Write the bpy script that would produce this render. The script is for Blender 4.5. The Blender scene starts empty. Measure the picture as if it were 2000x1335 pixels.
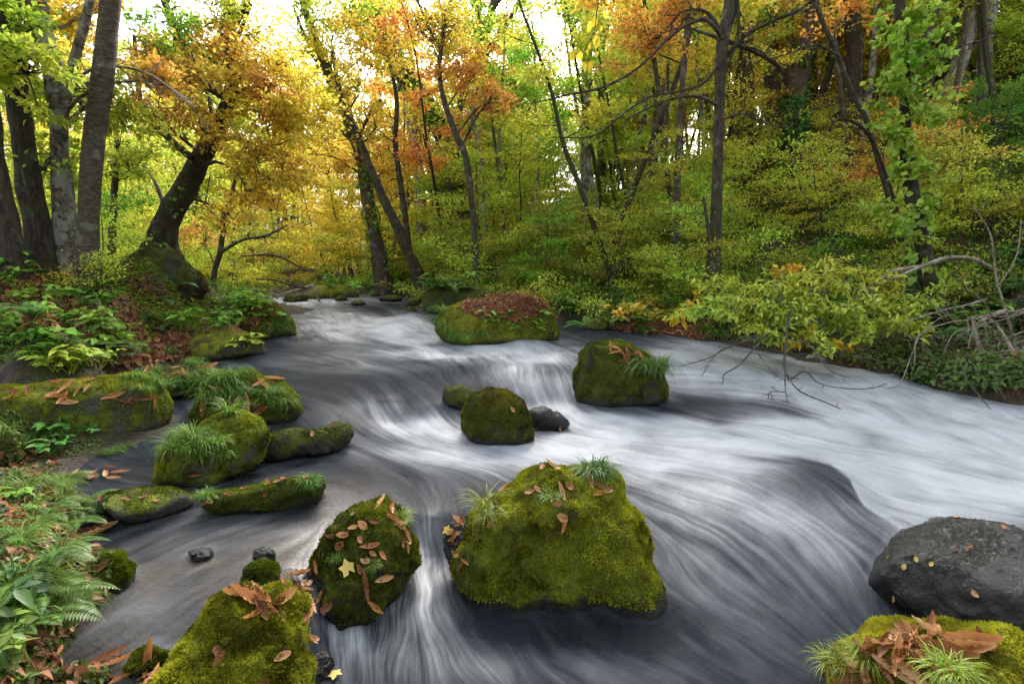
import bpy, math, random
import numpy as np
from mathutils import Vector, Matrix
from mathutils.bvhtree import BVHTree

rng = np.random.default_rng(11)
random.seed(11)
D2R = math.radians
sc = bpy.context.scene
col = sc.collection

# ------------------------------------------------------------------ camera, world, sun, exposure
CAM_H, PITCH, FPX = 1.5, D2R(7.8), 1000.0
cam_d = bpy.data.cameras.new('camera')
cam_d.lens = 18.0
cam_d.sensor_width = 36.0
cam_d.clip_start = 0.05
cam_d.clip_end = 2000
cam = bpy.data.objects.new('camera', cam_d)
col.objects.link(cam)
cam.location = (0, 0, CAM_H)
cam.rotation_euler = (math.pi / 2 - PITCH, 0, 0)
sc.camera = cam

SUN_EL, SUN_AZ = D2R(36), D2R(8)          # azimuth clockwise from +Y (the view direction)
world = bpy.data.worlds.new('World')
sc.world = world
world.use_nodes = True
wn = world.node_tree.nodes
wl = world.node_tree.links
bg = wn['Background']
sky = wn.new('ShaderNodeTexSky')
sky.sky_type = 'NISHITA'
sky.sun_disc = False
sky.sun_elevation = SUN_EL
sky.sun_rotation = SUN_AZ
sky.air_density = 1.0
sky.dust_density = 6.0
sky.ozone_density = 1.0
hsw = wn.new('ShaderNodeHueSaturation')          # thin overcast: the blue is washed out
hsw.inputs['Saturation'].default_value = 0.4
wl.new(sky.outputs[0], hsw.inputs['Color'])
wl.new(hsw.outputs[0], bg.inputs[0])
bg.inputs[1].default_value = 0.15
sun_d = bpy.data.lights.new('sun', 'SUN')
sun_d.energy = 1.4
sun_d.angle = D2R(20)
sun_d.color = (1.0, 0.94, 0.86)
sun = bpy.data.objects.new('sun', sun_d)
col.objects.link(sun)
sdir = Vector((math.sin(SUN_AZ) * math.cos(SUN_EL), math.cos(SUN_AZ) * math.cos(SUN_EL), math.sin(SUN_EL)))
sun.rotation_euler = sdir.to_track_quat('Z', 'Y').to_euler()
sun.location = sdir * 60
sc.view_settings.view_transform = 'Standard'
sc.view_settings.look = 'None'
sc.view_settings.exposure = 2.2
sc.view_settings.gamma = 1.0
sc.render.engine = 'CYCLES'
cy = sc.cycles
cy.use_denoising = True
cy.max_bounces = 9
cy.diffuse_bounces = 6
cy.glossy_bounces = 2
cy.transmission_bounces = 6
cy.transparent_max_bounces = 8
cy.sample_clamp_indirect = 6
cy.use_adaptive_sampling = True
cy.adaptive_threshold = 0.02
cy.caustics_reflective = False
cy.caustics_refractive = False

# ------------------------------------------------------------------ helpers
CP, SP = math.cos(PITCH), math.sin(PITCH)


def ray(px, v):
    x = (px - 1000) / FPX
    y = -(v - 667.5) / FPX
    return np.array([x, CP + y * SP, -SP + y * CP])


def at_z(px, v, z):
    d = ray(px, v)
    return np.array([0, 0, CAM_H]) + d * ((z - CAM_H) / d[2])


def at_d(px, v, dist):
    d = ray(px, v)
    return np.array([0, 0, CAM_H]) + d * (dist / d[1])


def project(P):
    P = np.asarray(P, float)
    q = P - np.array([0, 0, CAM_H])
    f = q[..., 1] * CP - q[..., 2] * SP
    u = q[..., 1] * SP + q[..., 2] * CP
    f = np.where(f > 0.05, f, 0.05)
    return 1000 + FPX * q[..., 0] / f, 667.5 - FPX * u / f


_g = rng.normal(size=(4096, 3))
_g /= np.linalg.norm(_g, axis=1)[:, None]


def gnoise(P):
    P = np.asarray(P, float)
    i = np.floor(P).astype(np.int64)
    f = P - i
    w = f * f * f * (f * (f * 6 - 15) + 10)
    out = np.zeros(len(P))
    for dx in (0, 1):
        for dy in (0, 1):
            for dz in (0, 1):
                h = ((i[:, 0] + dx) * 73856093) ^ ((i[:, 1] + dy) * 19349663) ^ ((i[:, 2] + dz) * 83492791)
                h = (h ^ (h >> 13)) & 4095
                g = _g[h]
                dot = g[:, 0] * (f[:, 0] - dx) + g[:, 1] * (f[:, 1] - dy) + g[:, 2] * (f[:, 2] - dz)
                out += dot * (w[:, 0] if dx else 1 - w[:, 0]) * (w[:, 1] if dy else 1 - w[:, 1]) * (w[:, 2] if dz else 1 - w[:, 2])
    return out * 1.5


def fbm(P, octv=4, gain=0.5):
    P = np.asarray(P, float)
    a, s, o = 1.0, np.zeros(len(P)), 0
    for k in range(octv):
        s += a * gnoise(P * (2.03 ** k) + 17.3 * k)
        a *= gain
    return s


def sstep(a, b, x):
    t = np.clip((x - a) / (b - a), 0, 1)
    return t * t * (3 - 2 * t)


def unit(a):
    a = np.asarray(a, float)
    return a / (np.linalg.norm(a, axis=-1, keepdims=True) + 1e-9)


def mkdata(name, V, F, mat, attrs=None, smooth=True):
    """F: array (n,k) or list of such arrays."""
    if not isinstance(F, list):
        F = [F]
    F = [np.asarray(f, np.int32) for f in F if len(f)]
    me = bpy.data.meshes.new(name)
    me.vertices.add(len(V))
    me.vertices.foreach_set('co', np.asarray(V, np.float32).ravel())
    idx = np.concatenate([f.ravel() for f in F])
    cnt = np.concatenate([np.full(len(f), f.shape[1], np.int32) for f in F])
    start = np.concatenate([[0], np.cumsum(cnt)[:-1]]).astype(np.int32)
    me.loops.add(len(idx))
    me.loops.foreach_set('vertex_index', idx)
    me.polygons.add(len(cnt))
    me.polygons.foreach_set('loop_start', start)
    if smooth:
        me.polygons.foreach_set('use_smooth', np.ones(len(cnt), bool))
    me.update(calc_edges=True)
    for k, a in (attrs or {}).items():
        at = me.attributes.new(k, 'FLOAT', 'POINT')
        at.data.foreach_set('value', np.asarray(a, np.float32))
    if mat:
        me.materials.append(mat)
    return me


def tag(o, label=None, cat=None, group=None, kind=None):
    if label: o['label'] = label
    if cat: o['category'] = cat
    if group: o['group'] = group
    if kind: o['kind'] = kind
    return o


def link(name, data, parent=None, loc=(0, 0, 0), color=None):
    o = bpy.data.objects.new(name, data)
    col.objects.link(o)
    o.location = loc
    if parent is not None:
        o.parent = parent
    if color is not None:
        o.color = (*color, 1)
    return o


def obj(name, V, F, mat, parent=None, attrs=None, smooth=True, origin=None, color=None):
    """V in world coordinates; origin = world position of the object (or of its parent)."""
    if parent is not None:
        org = np.array(parent.location)
        if parent.parent is not None:
            org = org + np.array(parent.parent.location)
        me = mkdata(name, np.asarray(V) - org, F, mat, attrs, smooth)
        return link(name, me, parent, color=color)
    org = np.asarray(origin if origin is not None else (0, 0, 0), float)
    me = mkdata(name, np.asarray(V) - org, F, mat, attrs, smooth)
    return link(name, me, None, org, color)


def empty(name, loc, label, cat, group=None):
    o = bpy.data.objects.new(name, None)
    col.objects.link(o)
    o.location = loc
    o.empty_display_size = 0.2
    return tag(o, label, cat, group)


def dup(o, loc, rz=0, scale=1.0, label=None, group=None, color=None, rot=None):
    r = o.copy()
    col.objects.link(r)
    r.location = loc
    r.rotation_euler = rot if rot is not None else (0, 0, rz)
    r.scale = (scale,) * 3 if not isinstance(scale, tuple) else scale
    if label: r['label'] = label
    if group: r['group'] = group
    if color is not None: r.color = (*color, 1)
    for ch in list(o.children):
        c = ch.copy()
        col.objects.link(c)
        c.parent = r
        if color is not None: c.color = (*color, 1)
    return r


# ------------------------------------------------------------------ materials
def newmat(name):
    m = bpy.data.materials.new(name)
    m.use_nodes = True
    nt = m.node_tree
    nt.nodes.clear()
    out = nt.nodes.new('ShaderNodeOutputMaterial')
    return m, nt, out


class NB:
    def __init__(s, nt): s.nt = nt
    def n(s, t, **kw):
        nd = s.nt.nodes.new(t)
        for k, v in kw.items(): setattr(nd, k, v)
        return nd
    def l(s, a, b): s.nt.links.new(a, b)
    def noise(s, vec, scale, detail=4, rough=0.55, dist=0.0):
        nd = s.n('ShaderNodeTexNoise')
        nd.inputs['Scale'].default_value = scale
        nd.inputs['Detail'].default_value = detail
        nd.inputs['Roughness'].default_value = rough
        nd.inputs['Distortion'].default_value = dist
        if vec is not None: s.l(vec, nd.inputs['Vector'])
        return nd.outputs['Fac']
    def ramp(s, fac, stops):
        nd = s.n('ShaderNodeValToRGB')
        cr = nd.color_ramp
        while len(cr.elements) < len(stops): cr.elements.new(0.5)
        for e, (p, c) in zip(cr.elements, stops):
            e.position = p
            e.color = (*c, 1) if len(c) == 3 else c
        s.l(fac, nd.inputs[0])
        return nd.outputs[0]
    def mix(s, fac, a, b, blend='MIX'):
        nd = s.n('ShaderNodeMix', data_type='RGBA', blend_type=blend)
        if isinstance(fac, float): nd.inputs[0].default_value = fac
        else: s.l(fac, nd.inputs[0])
        for sock, v in ((nd.inputs[6], a), (nd.inputs[7], b)):
            if isinstance(v, tuple): sock.default_value = (*v, 1)
            else: s.l(v, sock)
        return nd.outputs[2]
    def math(s, op, a, b=None, c=None, clamp=False):
        nd = s.n('ShaderNodeMath', operation=op, use_clamp=clamp)
        for i, v in enumerate((a, b, c)):
            if v is None: continue
            if isinstance(v, (int, float)): nd.inputs[i].default_value = v
            else: s.l(v, nd.inputs[i])
        return nd.outputs[0]
    def mrange(s, v, a, b, c=0.0, d=1.0):
        nd = s.n('ShaderNodeMapRange')
        s.l(v, nd.inputs[0])
        for i, q in zip((1, 2, 3, 4), (a, b, c, d)): nd.inputs[i].default_value = q
        return nd.outputs[0]
    def attr(s, name):
        return s.n('ShaderNodeAttribute', attribute_name=name).outputs['Fac']
    def bump(s, h, strength, dist, normal=None):
        nd = s.n('ShaderNodeBump')
        nd.inputs['Strength'].default_value = strength
        nd.inputs['Distance'].default_value = dist
        s.l(h, nd.inputs['Height'])
        if normal is not None: s.l(normal, nd.inputs['Normal'])
        return nd.outputs[0]
    def geo(s): return s.n('ShaderNodeNewGeometry')


def leaf_material(name, gloss=0.0, trans=0.5, hue=0.022, val=(0.55, 1.35), tr_gain=1.35):
    """Leaf colour comes from the object's colour, varied leaf by leaf and clump by clump."""
    m, nt, out = newmat(name)
    b = NB(nt)
    oi = b.n('ShaderNodeObjectInfo')
    r = b.attr('rnd')
    pos = b.geo().outputs['Position']
    clump = b.noise(pos, 0.9, 2)
    hs = b.n('ShaderNodeHueSaturation')
    b.l(oi.outputs['Color'], hs.inputs['Color'])
    h1 = b.mrange(r, 0, 1, 0.5 - hue * 0.6, 0.5 + hue * 0.6)
    h2 = b.mrange(clump, 0.3, 0.7, -hue, hue)
    b.l(b.math('ADD', h1, h2), hs.inputs['Hue'])
    r2 = b.math('FRACT', b.math('MULTIPLY', r, 7.13))
    b.l(b.mrange(r2, 0, 1, val[0], val[1]), hs.inputs['Value'])
    hs.inputs['Saturation'].default_value = 1.0
    c = hs.outputs[0]
    d = b.n('ShaderNodeBsdfDiffuse')
    t = b.n('ShaderNodeBsdfTranslucent')
    b.l(c, d.inputs[0])
    tc = b.n('ShaderNodeMix', data_type='RGBA', blend_type='MULTIPLY')
    tc.inputs[0].default_value = 1.0
    b.l(c, tc.inputs[6])
    tc.inputs[7].default_value = (tr_gain, tr_gain, tr_gain * 0.85, 1)
    b.l(tc.outputs[2], t.inputs[0])
    mx = b.n('ShaderNodeMixShader')
    mx.inputs[0].default_value = trans
    b.l(d.outputs[0], mx.inputs[1])
    b.l(t.outputs[0], mx.inputs[2])
    last = mx.outputs[0]
    if gloss > 0:
        g = b.n('ShaderNodeBsdfGlossy')
        g.inputs['Roughness'].default_value = 0.42
        m2 = b.n('ShaderNodeMixShader')
        m2.inputs[0].default_value = gloss
        b.l(last, m2.inputs[1])
        b.l(g.outputs[0], m2.inputs[2])
        last = m2.outputs[0]
    b.l(last, out.inputs[0])
    return m


def bark_material(name, c_dark, c_mid, c_pale, lichen=0.3, moss=0.3, zscale=0.25, streak=14.0):
    m, nt, out = newmat(name)
    b = NB(nt)
    tc = b.n('ShaderNodeTexCoord')
    mp = b.n('ShaderNodeMapping')
    mp.inputs['Scale'].default_value = (1, 1, zscale)
    b.l(tc.outputs['Object'], mp.inputs[0])
    v = mp.outputs[0]
    n1 = b.noise(v, streak * 1.7, 8, 0.7, 0.5)
    n2 = b.noise(tc.outputs['Object'], 5.0, 4, 0.6)
    n3 = b.noise(tc.outputs['Object'], 2.2, 3, 0.5)
    c = b.ramp(n1, [(0.4, c_dark), (0.52, c_mid), (0.66, tuple(x * 1.5 for x in c_mid))])
    lf = b.ramp(n2, [(0.62 - 0.3 * lichen, (0, 0, 0)), (0.68 - 0.25 * lichen, (1, 1, 1))])
    c = b.mix(lf, c, c_pale)
    mf = b.math('MULTIPLY', b.ramp(n3, [(0.5, (0, 0, 0)), (0.65, (1, 1, 1))]), moss)
    c = b.mix(mf, c, (0.06, 0.075, 0.012))
    p = b.n('ShaderNodeBsdfPrincipled')
    b.l(c, p.inputs['Base Color'])
    p.inputs['Roughness'].default_value = 0.85
    b.l(b.bump(b.math('ADD', n1, b.math('MULTIPLY', n2, 0.4)), 1.0, 0.06), p.inputs['Normal'])
    b.l(p.outputs[0], out.inputs[0])
    return m


def rock_material(name, stone=(0.09, 0.088, 0.085), moss_a=(0.02, 0.028, 0.004), moss_b=(0.19, 0.23, 0.02),
                  gloss_rough=0.75, wet_rough=0.25):
    m, nt, out = newmat(name)
    b = NB(nt)
    pos = b.geo().outputs['Position']
    n1 = b.noise(pos, 9, 5, 0.6)
    n2 = b.noise(pos, 70, 4, 0.7)
    n3 = b.noise(pos, 240, 2, 0.6)
    ms = b.attr('moss')
    wet = b.attr('wet')
    mossf = b.mrange(b.math('ADD', ms, b.math('MULTIPLY', b.math('SUBTRACT', b.math('ADD', n1, n2), 1.0), 1.15)), 0.42, 0.58)
    st = b.ramp(n2, [(0.3, tuple(x * 0.45 for x in stone)), (0.55, stone), (0.75, tuple(x * 1.6 for x in stone))])
    tone = b.math('ADD', b.math('MULTIPLY', n1, 0.6), b.math('MULTIPLY', n2, 0.4))
    mc = b.ramp(tone, [(0.33, moss_a), (0.48, tuple(0.45 * (x + y) for x, y in zip(moss_a, moss_b))), (0.64, moss_b)])
    c = b.mix(mossf, st, mc)
    wetc = b.mix(wet, (1.0, 1.0, 1.0), (0.22, 0.24, 0.2))
    c = b.mix(1.0, c, wetc, 'MULTIPLY')
    p = b.n('ShaderNodeBsdfPrincipled')
    b.l(c, p.inputs['Base Color'])
    rr = b.math('SUBTRACT', 1.0, b.math('MULTIPLY', b.math('SUBTRACT', 1.0, mossf), b.mrange(wet, 0, 1, 1 - gloss_rough, 1 - wet_rough)))
    b.l(rr, p.inputs['Roughness'])
    p.inputs['Specular IOR Level'].default_value = 0.4
    h = b.math('ADD', n2, b.math('MULTIPLY', n3, b.mrange(mossf, 0, 1, 0.15, 0.8)))
    b.l(b.bump(h, 0.9, 0.012), p.inputs['Normal'])
    b.l(p.outputs[0], out.inputs[0])
    return m


def simple_mat(name, stops, scale=20, rough=0.8, bump=0.3, dist=0.01, trans=0.0, obj_rnd=True):
    m, nt, out = newmat(name)
    b = NB(nt)
    tc = b.n('ShaderNodeTexCoord')
    n1 = b.noise(tc.outputs['Object'], scale, 4)
    f = n1
    if obj_rnd:
        oi = b.n('ShaderNodeObjectInfo')
        f = b.math('ADD', b.math('MULTIPLY', n1, 0.45), b.math('MULTIPLY', b.math('FRACT', b.math('ADD', oi.outputs['Random'], b.attr('rnd'))), 0.55))
    c = b.ramp(f, stops)
    p = b.n('ShaderNodeBsdfPrincipled')
    b.l(c, p.inputs['Base Color'])
    p.inputs['Roughness'].default_value = rough
    b.l(b.bump(n1, bump, dist), p.inputs['Normal'])
    last = p.outputs[0]
    if trans > 0:
        t = b.n('ShaderNodeBsdfTranslucent')
        b.l(c, t.inputs[0])
        mx = b.n('ShaderNodeMixShader')
        mx.inputs[0].default_value = trans
        b.l(last, mx.inputs[1])
        b.l(t.outputs[0], mx.inputs[2])
        last = mx.outputs[0]
    b.l(last, out.inputs[0])
    return m


M_LEAF = leaf_material('tree_leaves')
M_PLANT = leaf_material('plant_leaves', gloss=0.03, trans=0.35, hue=0.03, val=(0.6, 1.3))
M_MOSSBLADE = leaf_material('moss_blades', trans=0.35, hue=0.03, val=(0.22, 1.6))
M_BARK = bark_material('bark_brown', (0.02, 0.014, 0.009), (0.08, 0.056, 0.036), (0.16, 0.15, 0.13), 0.15, 0.5)
M_BARK_D = bark_material('bark_dark', (0.012, 0.009, 0.006), (0.055, 0.038, 0.024), (0.1, 0.1, 0.07), 0.15, 0.6)
M_BARK_P = bark_material('bark_pale', (0.035, 0.028, 0.02), (0.17, 0.145, 0.115), (0.34, 0.33, 0.3), 0.55, 0.2, 0.8, 9)
M_BARK_G = bark_material('bark_grey', (0.05, 0.038, 0.028), (0.115, 0.088, 0.062), (0.2, 0.19, 0.165), 0.25, 0.3, 2.5, 7)
M_BARK_R = bark_material('bark_red', (0.03, 0.018, 0.012), (0.1, 0.06, 0.045), (0.13, 0.09, 0.07), 0.1, 0.2)
M_SNAG = bark_material('snag_wood', (0.08, 0.06, 0.045), (0.27, 0.22, 0.17), (0.42, 0.38, 0.33), 0.4, 0.1, 0.12, 22)
M_TWIG = bark_material('twig_bark', (0.03, 0.025, 0.02), (0.07, 0.06, 0.05), (0.15, 0.14, 0.12), 0.3, 0.2)
M_TWIG_P = bark_material('twig_pale', (0.10, 0.075, 0.05), (0.30, 0.24, 0.17), (0.42, 0.38, 0.30), 0.4, 0.15)
M_ROCK = rock_material('mossy_stone')
M_ROCK_DK = rock_material('dark_mossy_stone', stone=(0.035, 0.036, 0.035), moss_b=(0.09, 0.105, 0.01))
M_ROCK_BR = rock_material('bright_mossy_stone', stone=(0.1, 0.095, 0.085), moss_a=(0.05, 0.055, 0.005), moss_b=(0.27, 0.29, 0.022))
M_ROCK_WET = rock_material('wet_black_stone', stone=(0.032, 0.032, 0.035), moss_a=(0.03, 0.025, 0.005), moss_b=(0.1, 0.085, 0.01), gloss_rough=0.2, wet_rough=0.13)
M_DRY = simple_mat('dry_leaves', [(0.15, (0.10, 0.035, 0.015)), (0.38, (0.30, 0.115, 0.04)), (0.58, (0.50, 0.22, 0.075)), (0.8, (0.58, 0.36, 0.17))], 30, 0.55, 0.5, 0.004, 0.2)
M_LITTER = simple_mat('leaf_litter', [(0.1, (0.07, 0.025, 0.012)), (0.45, (0.2, 0.075, 0.03)), (0.7, (0.32, 0.13, 0.05)), (0.95, (0.42, 0.27, 0.1))], 30, 0.7, 0.4, 0.004, 0.15)
M_YLEAF = simple_mat('yellow_fallen_leaf', [(0.2, (0.55, 0.38, 0.06)), (0.8, (0.7, 0.55, 0.16))], 30, 0.5, 0.3, 0.003, 0.2)

GREEN = (0.20, 0.36, 0.05); YGREEN = (0.47, 0.54, 0.08); YELLOW = (0.68, 0.57, 0.09)
GOLD = (0.62, 0.43, 0.075); ORANGE = (0.62, 0.33, 0.085); OLIVE = (0.34, 0.37, 0.06)
DGREEN = (0.13, 0.23, 0.045); RUST = (0.46, 0.25, 0.08); BROWN = (0.22, 0.09, 0.025); LIME = (0.32, 0.48, 0.06)
FERN = (0.085, 0.175, 0.03); TEAL = (0.07, 0.18, 0.045)

# ------------------------------------------------------------------ water level and ground as fitted sheets
class RBF:
    def __init__(s, pts, smooth=0.02):
        s.P = np.array([[p[0], p[1]] for p in pts], float)
        z = np.array([p[2] for p in pts], float)
        s.m = z.mean()
        d = np.linalg.norm(s.P[:, None] - s.P[None], axis=2)
        s.w = np.linalg.solve(-d - 0 * np.eye(len(d)) - smooth * np.eye(len(d)) * -1 * -1, z - s.m)
    def __call__(s, x, y):
        x = np.asarray(x, float).ravel(); y = np.asarray(y, float).ravel()
        out = np.full(len(x), s.m)
        for (a, b), w in zip(s.P, s.w):
            out -= w * np.hypot(x - a, y - b)
        return out


WL = [(520, 575, .70), (700, 575, .70), (830, 575, .70), (600, 600, .62), (750, 600, .61), (830, 610, .58), (620, 650, .45), (750, 648, .46),
      (820, 640, .50), (700, 700, .39), (560, 700, .38), (850, 690, .40), (940, 700, .39), (1000, 690, .39), (1130, 655, .38), (1100, 690, .38),
      (1050, 722, .36), (960, 740, .33), (1000, 800, .08), (1060, 795, .08), (1100, 790, .07), (900, 760, .30), (600, 780, .31), (750, 775, .30),
      (850, 790, .24), (850, 835, .10), (770, 830, .12), (700, 860, .14), (640, 900, .14), (1170, 810, .06), (1200, 690, .36), (1300, 690, .33), (1400, 690, .28),
      (1500, 740, .17), (1700, 730, .15), (1320, 780, .10), (1300, 850, .04), (1500, 820, .06), (1700, 830, .02), (2000, 850, -.02), (2000, 775, .03), (1250, 900, .03),
      (1400, 900, .06), (1500, 910, .13), (1600, 925, .16), (1660, 960, .13), (1600, 990, .09), (1720, 900, -.04), (1740, 980, -.06), (1640, 868, -.01), (1900, 1000, -.08), (1400, 1050, .02),
      (1600, 1150, -.06), (1650, 1250, -.10), (1300, 1250, -.08), (900, 1300, -.09), (1000, 945, .06), (800, 960, .10), (840, 1005, .085),
      (840, 1085, -.05), (750, 1200, -.07), (600, 1000, .13), (400, 1000, .14), (300, 1150, .12), (150, 1280, .10), (400, 940, .145),
      (560, 1100, .12), (600, 1150, .09), (645, 1250, -.06), (350, 770, .28), (385, 810, .18), (150, 700, .36), (350, 705, .36),
      (250, 920, .15), (470, 890, .145), (1700, 1320, -.12), (500, 1320, .03)]
wl_pts = [(*at_z(a, b, z)[:2], z) for a, b, z in WL]
wl_pts += [(-14, 26, .8), (-10, 22, .78), (8, 20, .6), (14, 8, -.05), (14, 3, -.2), (5, -2, -.3), (-5, -2, 0), (-14, 6, .4), (0, 60, 1.0), (-25, 50, 1.0), (12, 5, -.1), (0, -8, -.4)]
water_z = RBF(wl_pts, 0.0)


def onw(px, v):
    z = 0.15
    for _ in range(12):
        p = at_z(px, v, z)
        z = 0.5 * z + 0.5 * float(np.clip(water_z(p[0], p[1])[0], -.3, .9))
    return at_z(px, v, z)


# ground control: ('p', px, v, z) on the picture's ray at height z, ('b', px, v, depth below water), ('w', x, y, z)
GC = [('b', 215, 1030, .12), ('b', 235, 975, .12), ('b', 250, 1060, .12), ('b', 1800, 765, .2), ('b', 1900, 785, .2), ('b', 1990, 805, .2), ('b', 1720, 735, .2), ('p', 1900, 730, .17), ('b', 2060, 800, .25), ('b', 2060, 860, .3), ('b', 2000, 830, .3), ('b', 2150, 950, .3), ('b', 2200, 1050, .3), ('b', 440, 707, .12), ('b', 395, 710, .12), ('b', 505, 690, .2)]
for a, b_ in [(620, 640), (750, 630), (700, 590), (820, 615), (560, 590), (650, 700), (850, 700), (1000, 690), (1100, 670), (1000, 740), (900, 760), (700, 780),
              (800, 850), (900, 900), (1100, 850), (1250, 830), (1250, 690), (1400, 690), (1500, 730), (1700, 760), (1900, 850), (1600, 850), (1400, 880), (1700, 960),
              (1300, 950), (1450, 1050), (1600, 1200), (1300, 1270), (1000, 1270), (800, 1230), (840, 1100), (1900, 1000)]:
    GC.append(('b', a, b_, .30))
for a, b_ in [(600, 900), (700, 940), (800, 970), (540, 960), (600, 1050), (450, 1030), (350, 1080), (300, 1180), (200, 1220), (420, 1120), (300, 920), (200, 925),
              (450, 900), (400, 780), (600, 1170), (250, 700), (330, 700), (150, 715), (560, 760), (150, 1290), (560, 1120), (640, 1240), (520, 1330), (480, 680), (540, 665)]:
    GC.append(('b', a, b_, .10))
for a, b_, z in [(1140, 630, .42), (1300, 648, .38), (1500, 655, .36), (1700, 683, .27), (1850, 722, .20), (2000, 748, .2), (2000, 725, .5), (1850, 700, .45), (1700, 668, .5), (1040, 640, .44),      # right waterline
                 (1150, 600, .7), (1300, 620, .62), (1400, 610, .75), (1600, 640, .6), (1800, 660, .6), (2000, 670, .7),
                 (840, 590, .72), (700, 566, .8), (560, 566, .85), (900, 575, .9),                                                                       # far waterline
                 (560, 640, .45), (520, 600, .72), (490, 585, .8), (470, 625, .55), (380, 655, .43), (440, 600, .85), (350, 640, .75),                    # left point
                 (280, 668, .48), (200, 678, .47), (120, 700, .52), (50, 712, .55), (0, 720, .6), (180, 600, 1.15), (60, 600, 1.2), (250, 590, 1.1),
                 (0, 1335, .25), (60, 1250, .25), (90, 1150, .3), (100, 1050, .32), (120, 960, .25), (0, 1100, .4), (0, 980, .38), (60, 920, .25), (0, 860, .3),
                 (230, 790, .2), (100, 780, .25), (350, 735, .3), (450, 760, .25), (0, 790, .4), (300, 720, .33)]:
    GC.append(('p', a, b_, z))
for x, y, z in [(-5.3, 6.7, 1.6), (-6.1, 6.5, 1.62), (-7.2, 6.5, 1.65), (-4.7, 6.2, 1.35), (-5.6, 8, 1.6), (-7.4, 8, 1.65), (-8, 9, 1.5), (-8, 12, 1.3), (-12, 8, 1.9), (-16, 14, 2.1), (-10, 16, 1.1), (-14, 20, 1.3), (-30, 20, 3), (-40, 5, 4), (-8, 5, 1.3), (-6, 3, .9), (-6, 0, .9), (-4, 1.5, .55), (-3, .5, .4), (-5, -4, .8),
                (-9.5, 21, .45), (-12, 24, .5), (-17, 28, .6), (-5, 19.5, .8), (-2, 20, 1.1), (-6, 26, 1.3), (0, 15.5, 1.1), (1, 12, .95), (3, 20, 2.1), (0, 30, 2.6), (-10, 40, 2.2), (-30, 45, 4), (-20, 32, 2.0), (10, 35, 7.5), (0, 60, 5),
                (3, 11, 1.0), (5, 12, 1.6), (4, 15, 2.0), (6.5, 9.6, 1.2), (8, 10, 1.7), (7.6, 7.2, .6), (9, 6, .9), (8, 3.5, -.3), (10, 8, 1.8), (10, 12, 3.0), (9.7, 18, 5.3), (15, 18, 6.4), (14, 12, 4.6), (16, 8, 3.6), (20, 14, 8),
                (20, 25, 11), (12, 28, 8.5), (30, 20, 14), (30, 40, 17), (50, 30, 24), (16, 3, 2.0), (25, 0, 5), (9, 0, -.2), (5, -3, -.3), (0, -4, -.3), (10, -5, .6),
                (-80, 80, 9), (0, 140, 14), (90, 100, 36), (90, -40, 20), (-90, -60, 8), (0, -100, 4), (60, 60, 30), (-80, 0, 7), (0, -30, 1)]:
    GC.append(('w', x, y, z))
gpts = []
for g in GC:
    if g[0] == 'b':
        q = onw(g[1], g[2]); gpts.append((q[0], q[1], q[2] - g[3]))
    elif g[0] == 'p':
        q = at_z(g[1], g[2], g[3]); gpts.append((q[0], q[1], g[3]))
    else:
        gpts.append(g[1:])
ground_rbf = RBF(gpts, 0.0)


def ground_z(x, y, detail=True):
    x = np.asarray(x, float).ravel(); y = np.asarray(y, float).ravel()
    z = ground_rbf(x, y)
    if detail:
        P = np.stack([x, y, 0 * x], 1)
        land = sstep(-0.02, 0.15, z - water_z(x, y))
        qx = np.hypot(x - 5.2, y - 5.1)
        z = z - .5 * np.exp(-(qx / 1.0) ** 2)
        z = z + (0.05 + 0.12 * land) * fbm(P * 1.1, 4, .5) * np.clip(np.hypot(x, y) / 5, .25, 2.5)
    return z


# ground sheet: rings around the viewer, finer near
th = np.concatenate([np.arange(-1.25, 1.25, .009), np.linspace(1.25, 2 * math.pi - 1.25, 130)[:-1]])
rr = np.exp(np.arange(math.log(.35), math.log(420), .021))
TH, RR = np.meshgrid(th, rr)
gx, gy = (RR * np.sin(TH)).ravel(), (RR * np.cos(TH)).ravel()
gzv = ground_z(gx, gy)
nt_, nr_ = len(th), len(rr)
I = np.arange(nr_ - 1)[:, None] * nt_ + np.arange(nt_)[None]
J = np.arange(nr_ - 1)[:, None] * nt_ + (np.arange(nt_)[None] + 1) % nt_
GF = np.stack([I, I + nt_, J + nt_, J], -1).reshape(-1, 4)
GV = np.stack([gx, gy, gzv], 1)
cen = len(GV)
GV = np.vstack([GV, [0, 0, float(ground_z(0, 0)[0])]])
fan = np.stack([np.full(nt_, cen), np.arange(nt_), (np.arange(nt_) + 1) % nt_], 1)

m, nt, out = newmat('forest_floor')
b = NB(nt)
pos = b.geo().outputs['Position']
n1 = b.noise(pos, 1.6, 5, .6)
n2 = b.noise(pos, 45, 4, .7)
vor = b.n('ShaderNodeTexVoronoi'); vor.inputs['Scale'].default_value = 28; b.l(pos, vor.inputs['Vector'])
soil = b.ramp(n2, [(.3, (.012, .009, .006)), (.6, (.035, .025, .016))])
lit = b.ramp(b.n('ShaderNodeSeparateColor').outputs[0] if False else vor.outputs['Distance'], [(.1, (.2, .075, .03)), (.5, (.05, .022, .012))])
mossc = b.ramp(n2, [(.35, (.012, .02, .004)), (.65, (.07, .085, .01))])
c = b.mix(b.ramp(n1, [(.42, (0, 0, 0)), (.55, (1, 1, 1))]), lit, mossc)
c = b.mix(b.ramp(b.noise(pos, 5, 3), [(.45, (0, 0, 0)), (.6, (1, 1, 1))]), c, soil)
bed = b.attr('bed')
pv = b.n('ShaderNodeTexVoronoi'); pv.inputs['Scale'].default_value = 14; b.l(pos, pv.inputs['Vector'])
bedc = b.ramp(b.noise(pos, 6, 5, .65), [(.32, (.008, .007, .006)), (.52, (.026, .02, .015)), (.7, (.075, .055, .038))])
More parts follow.
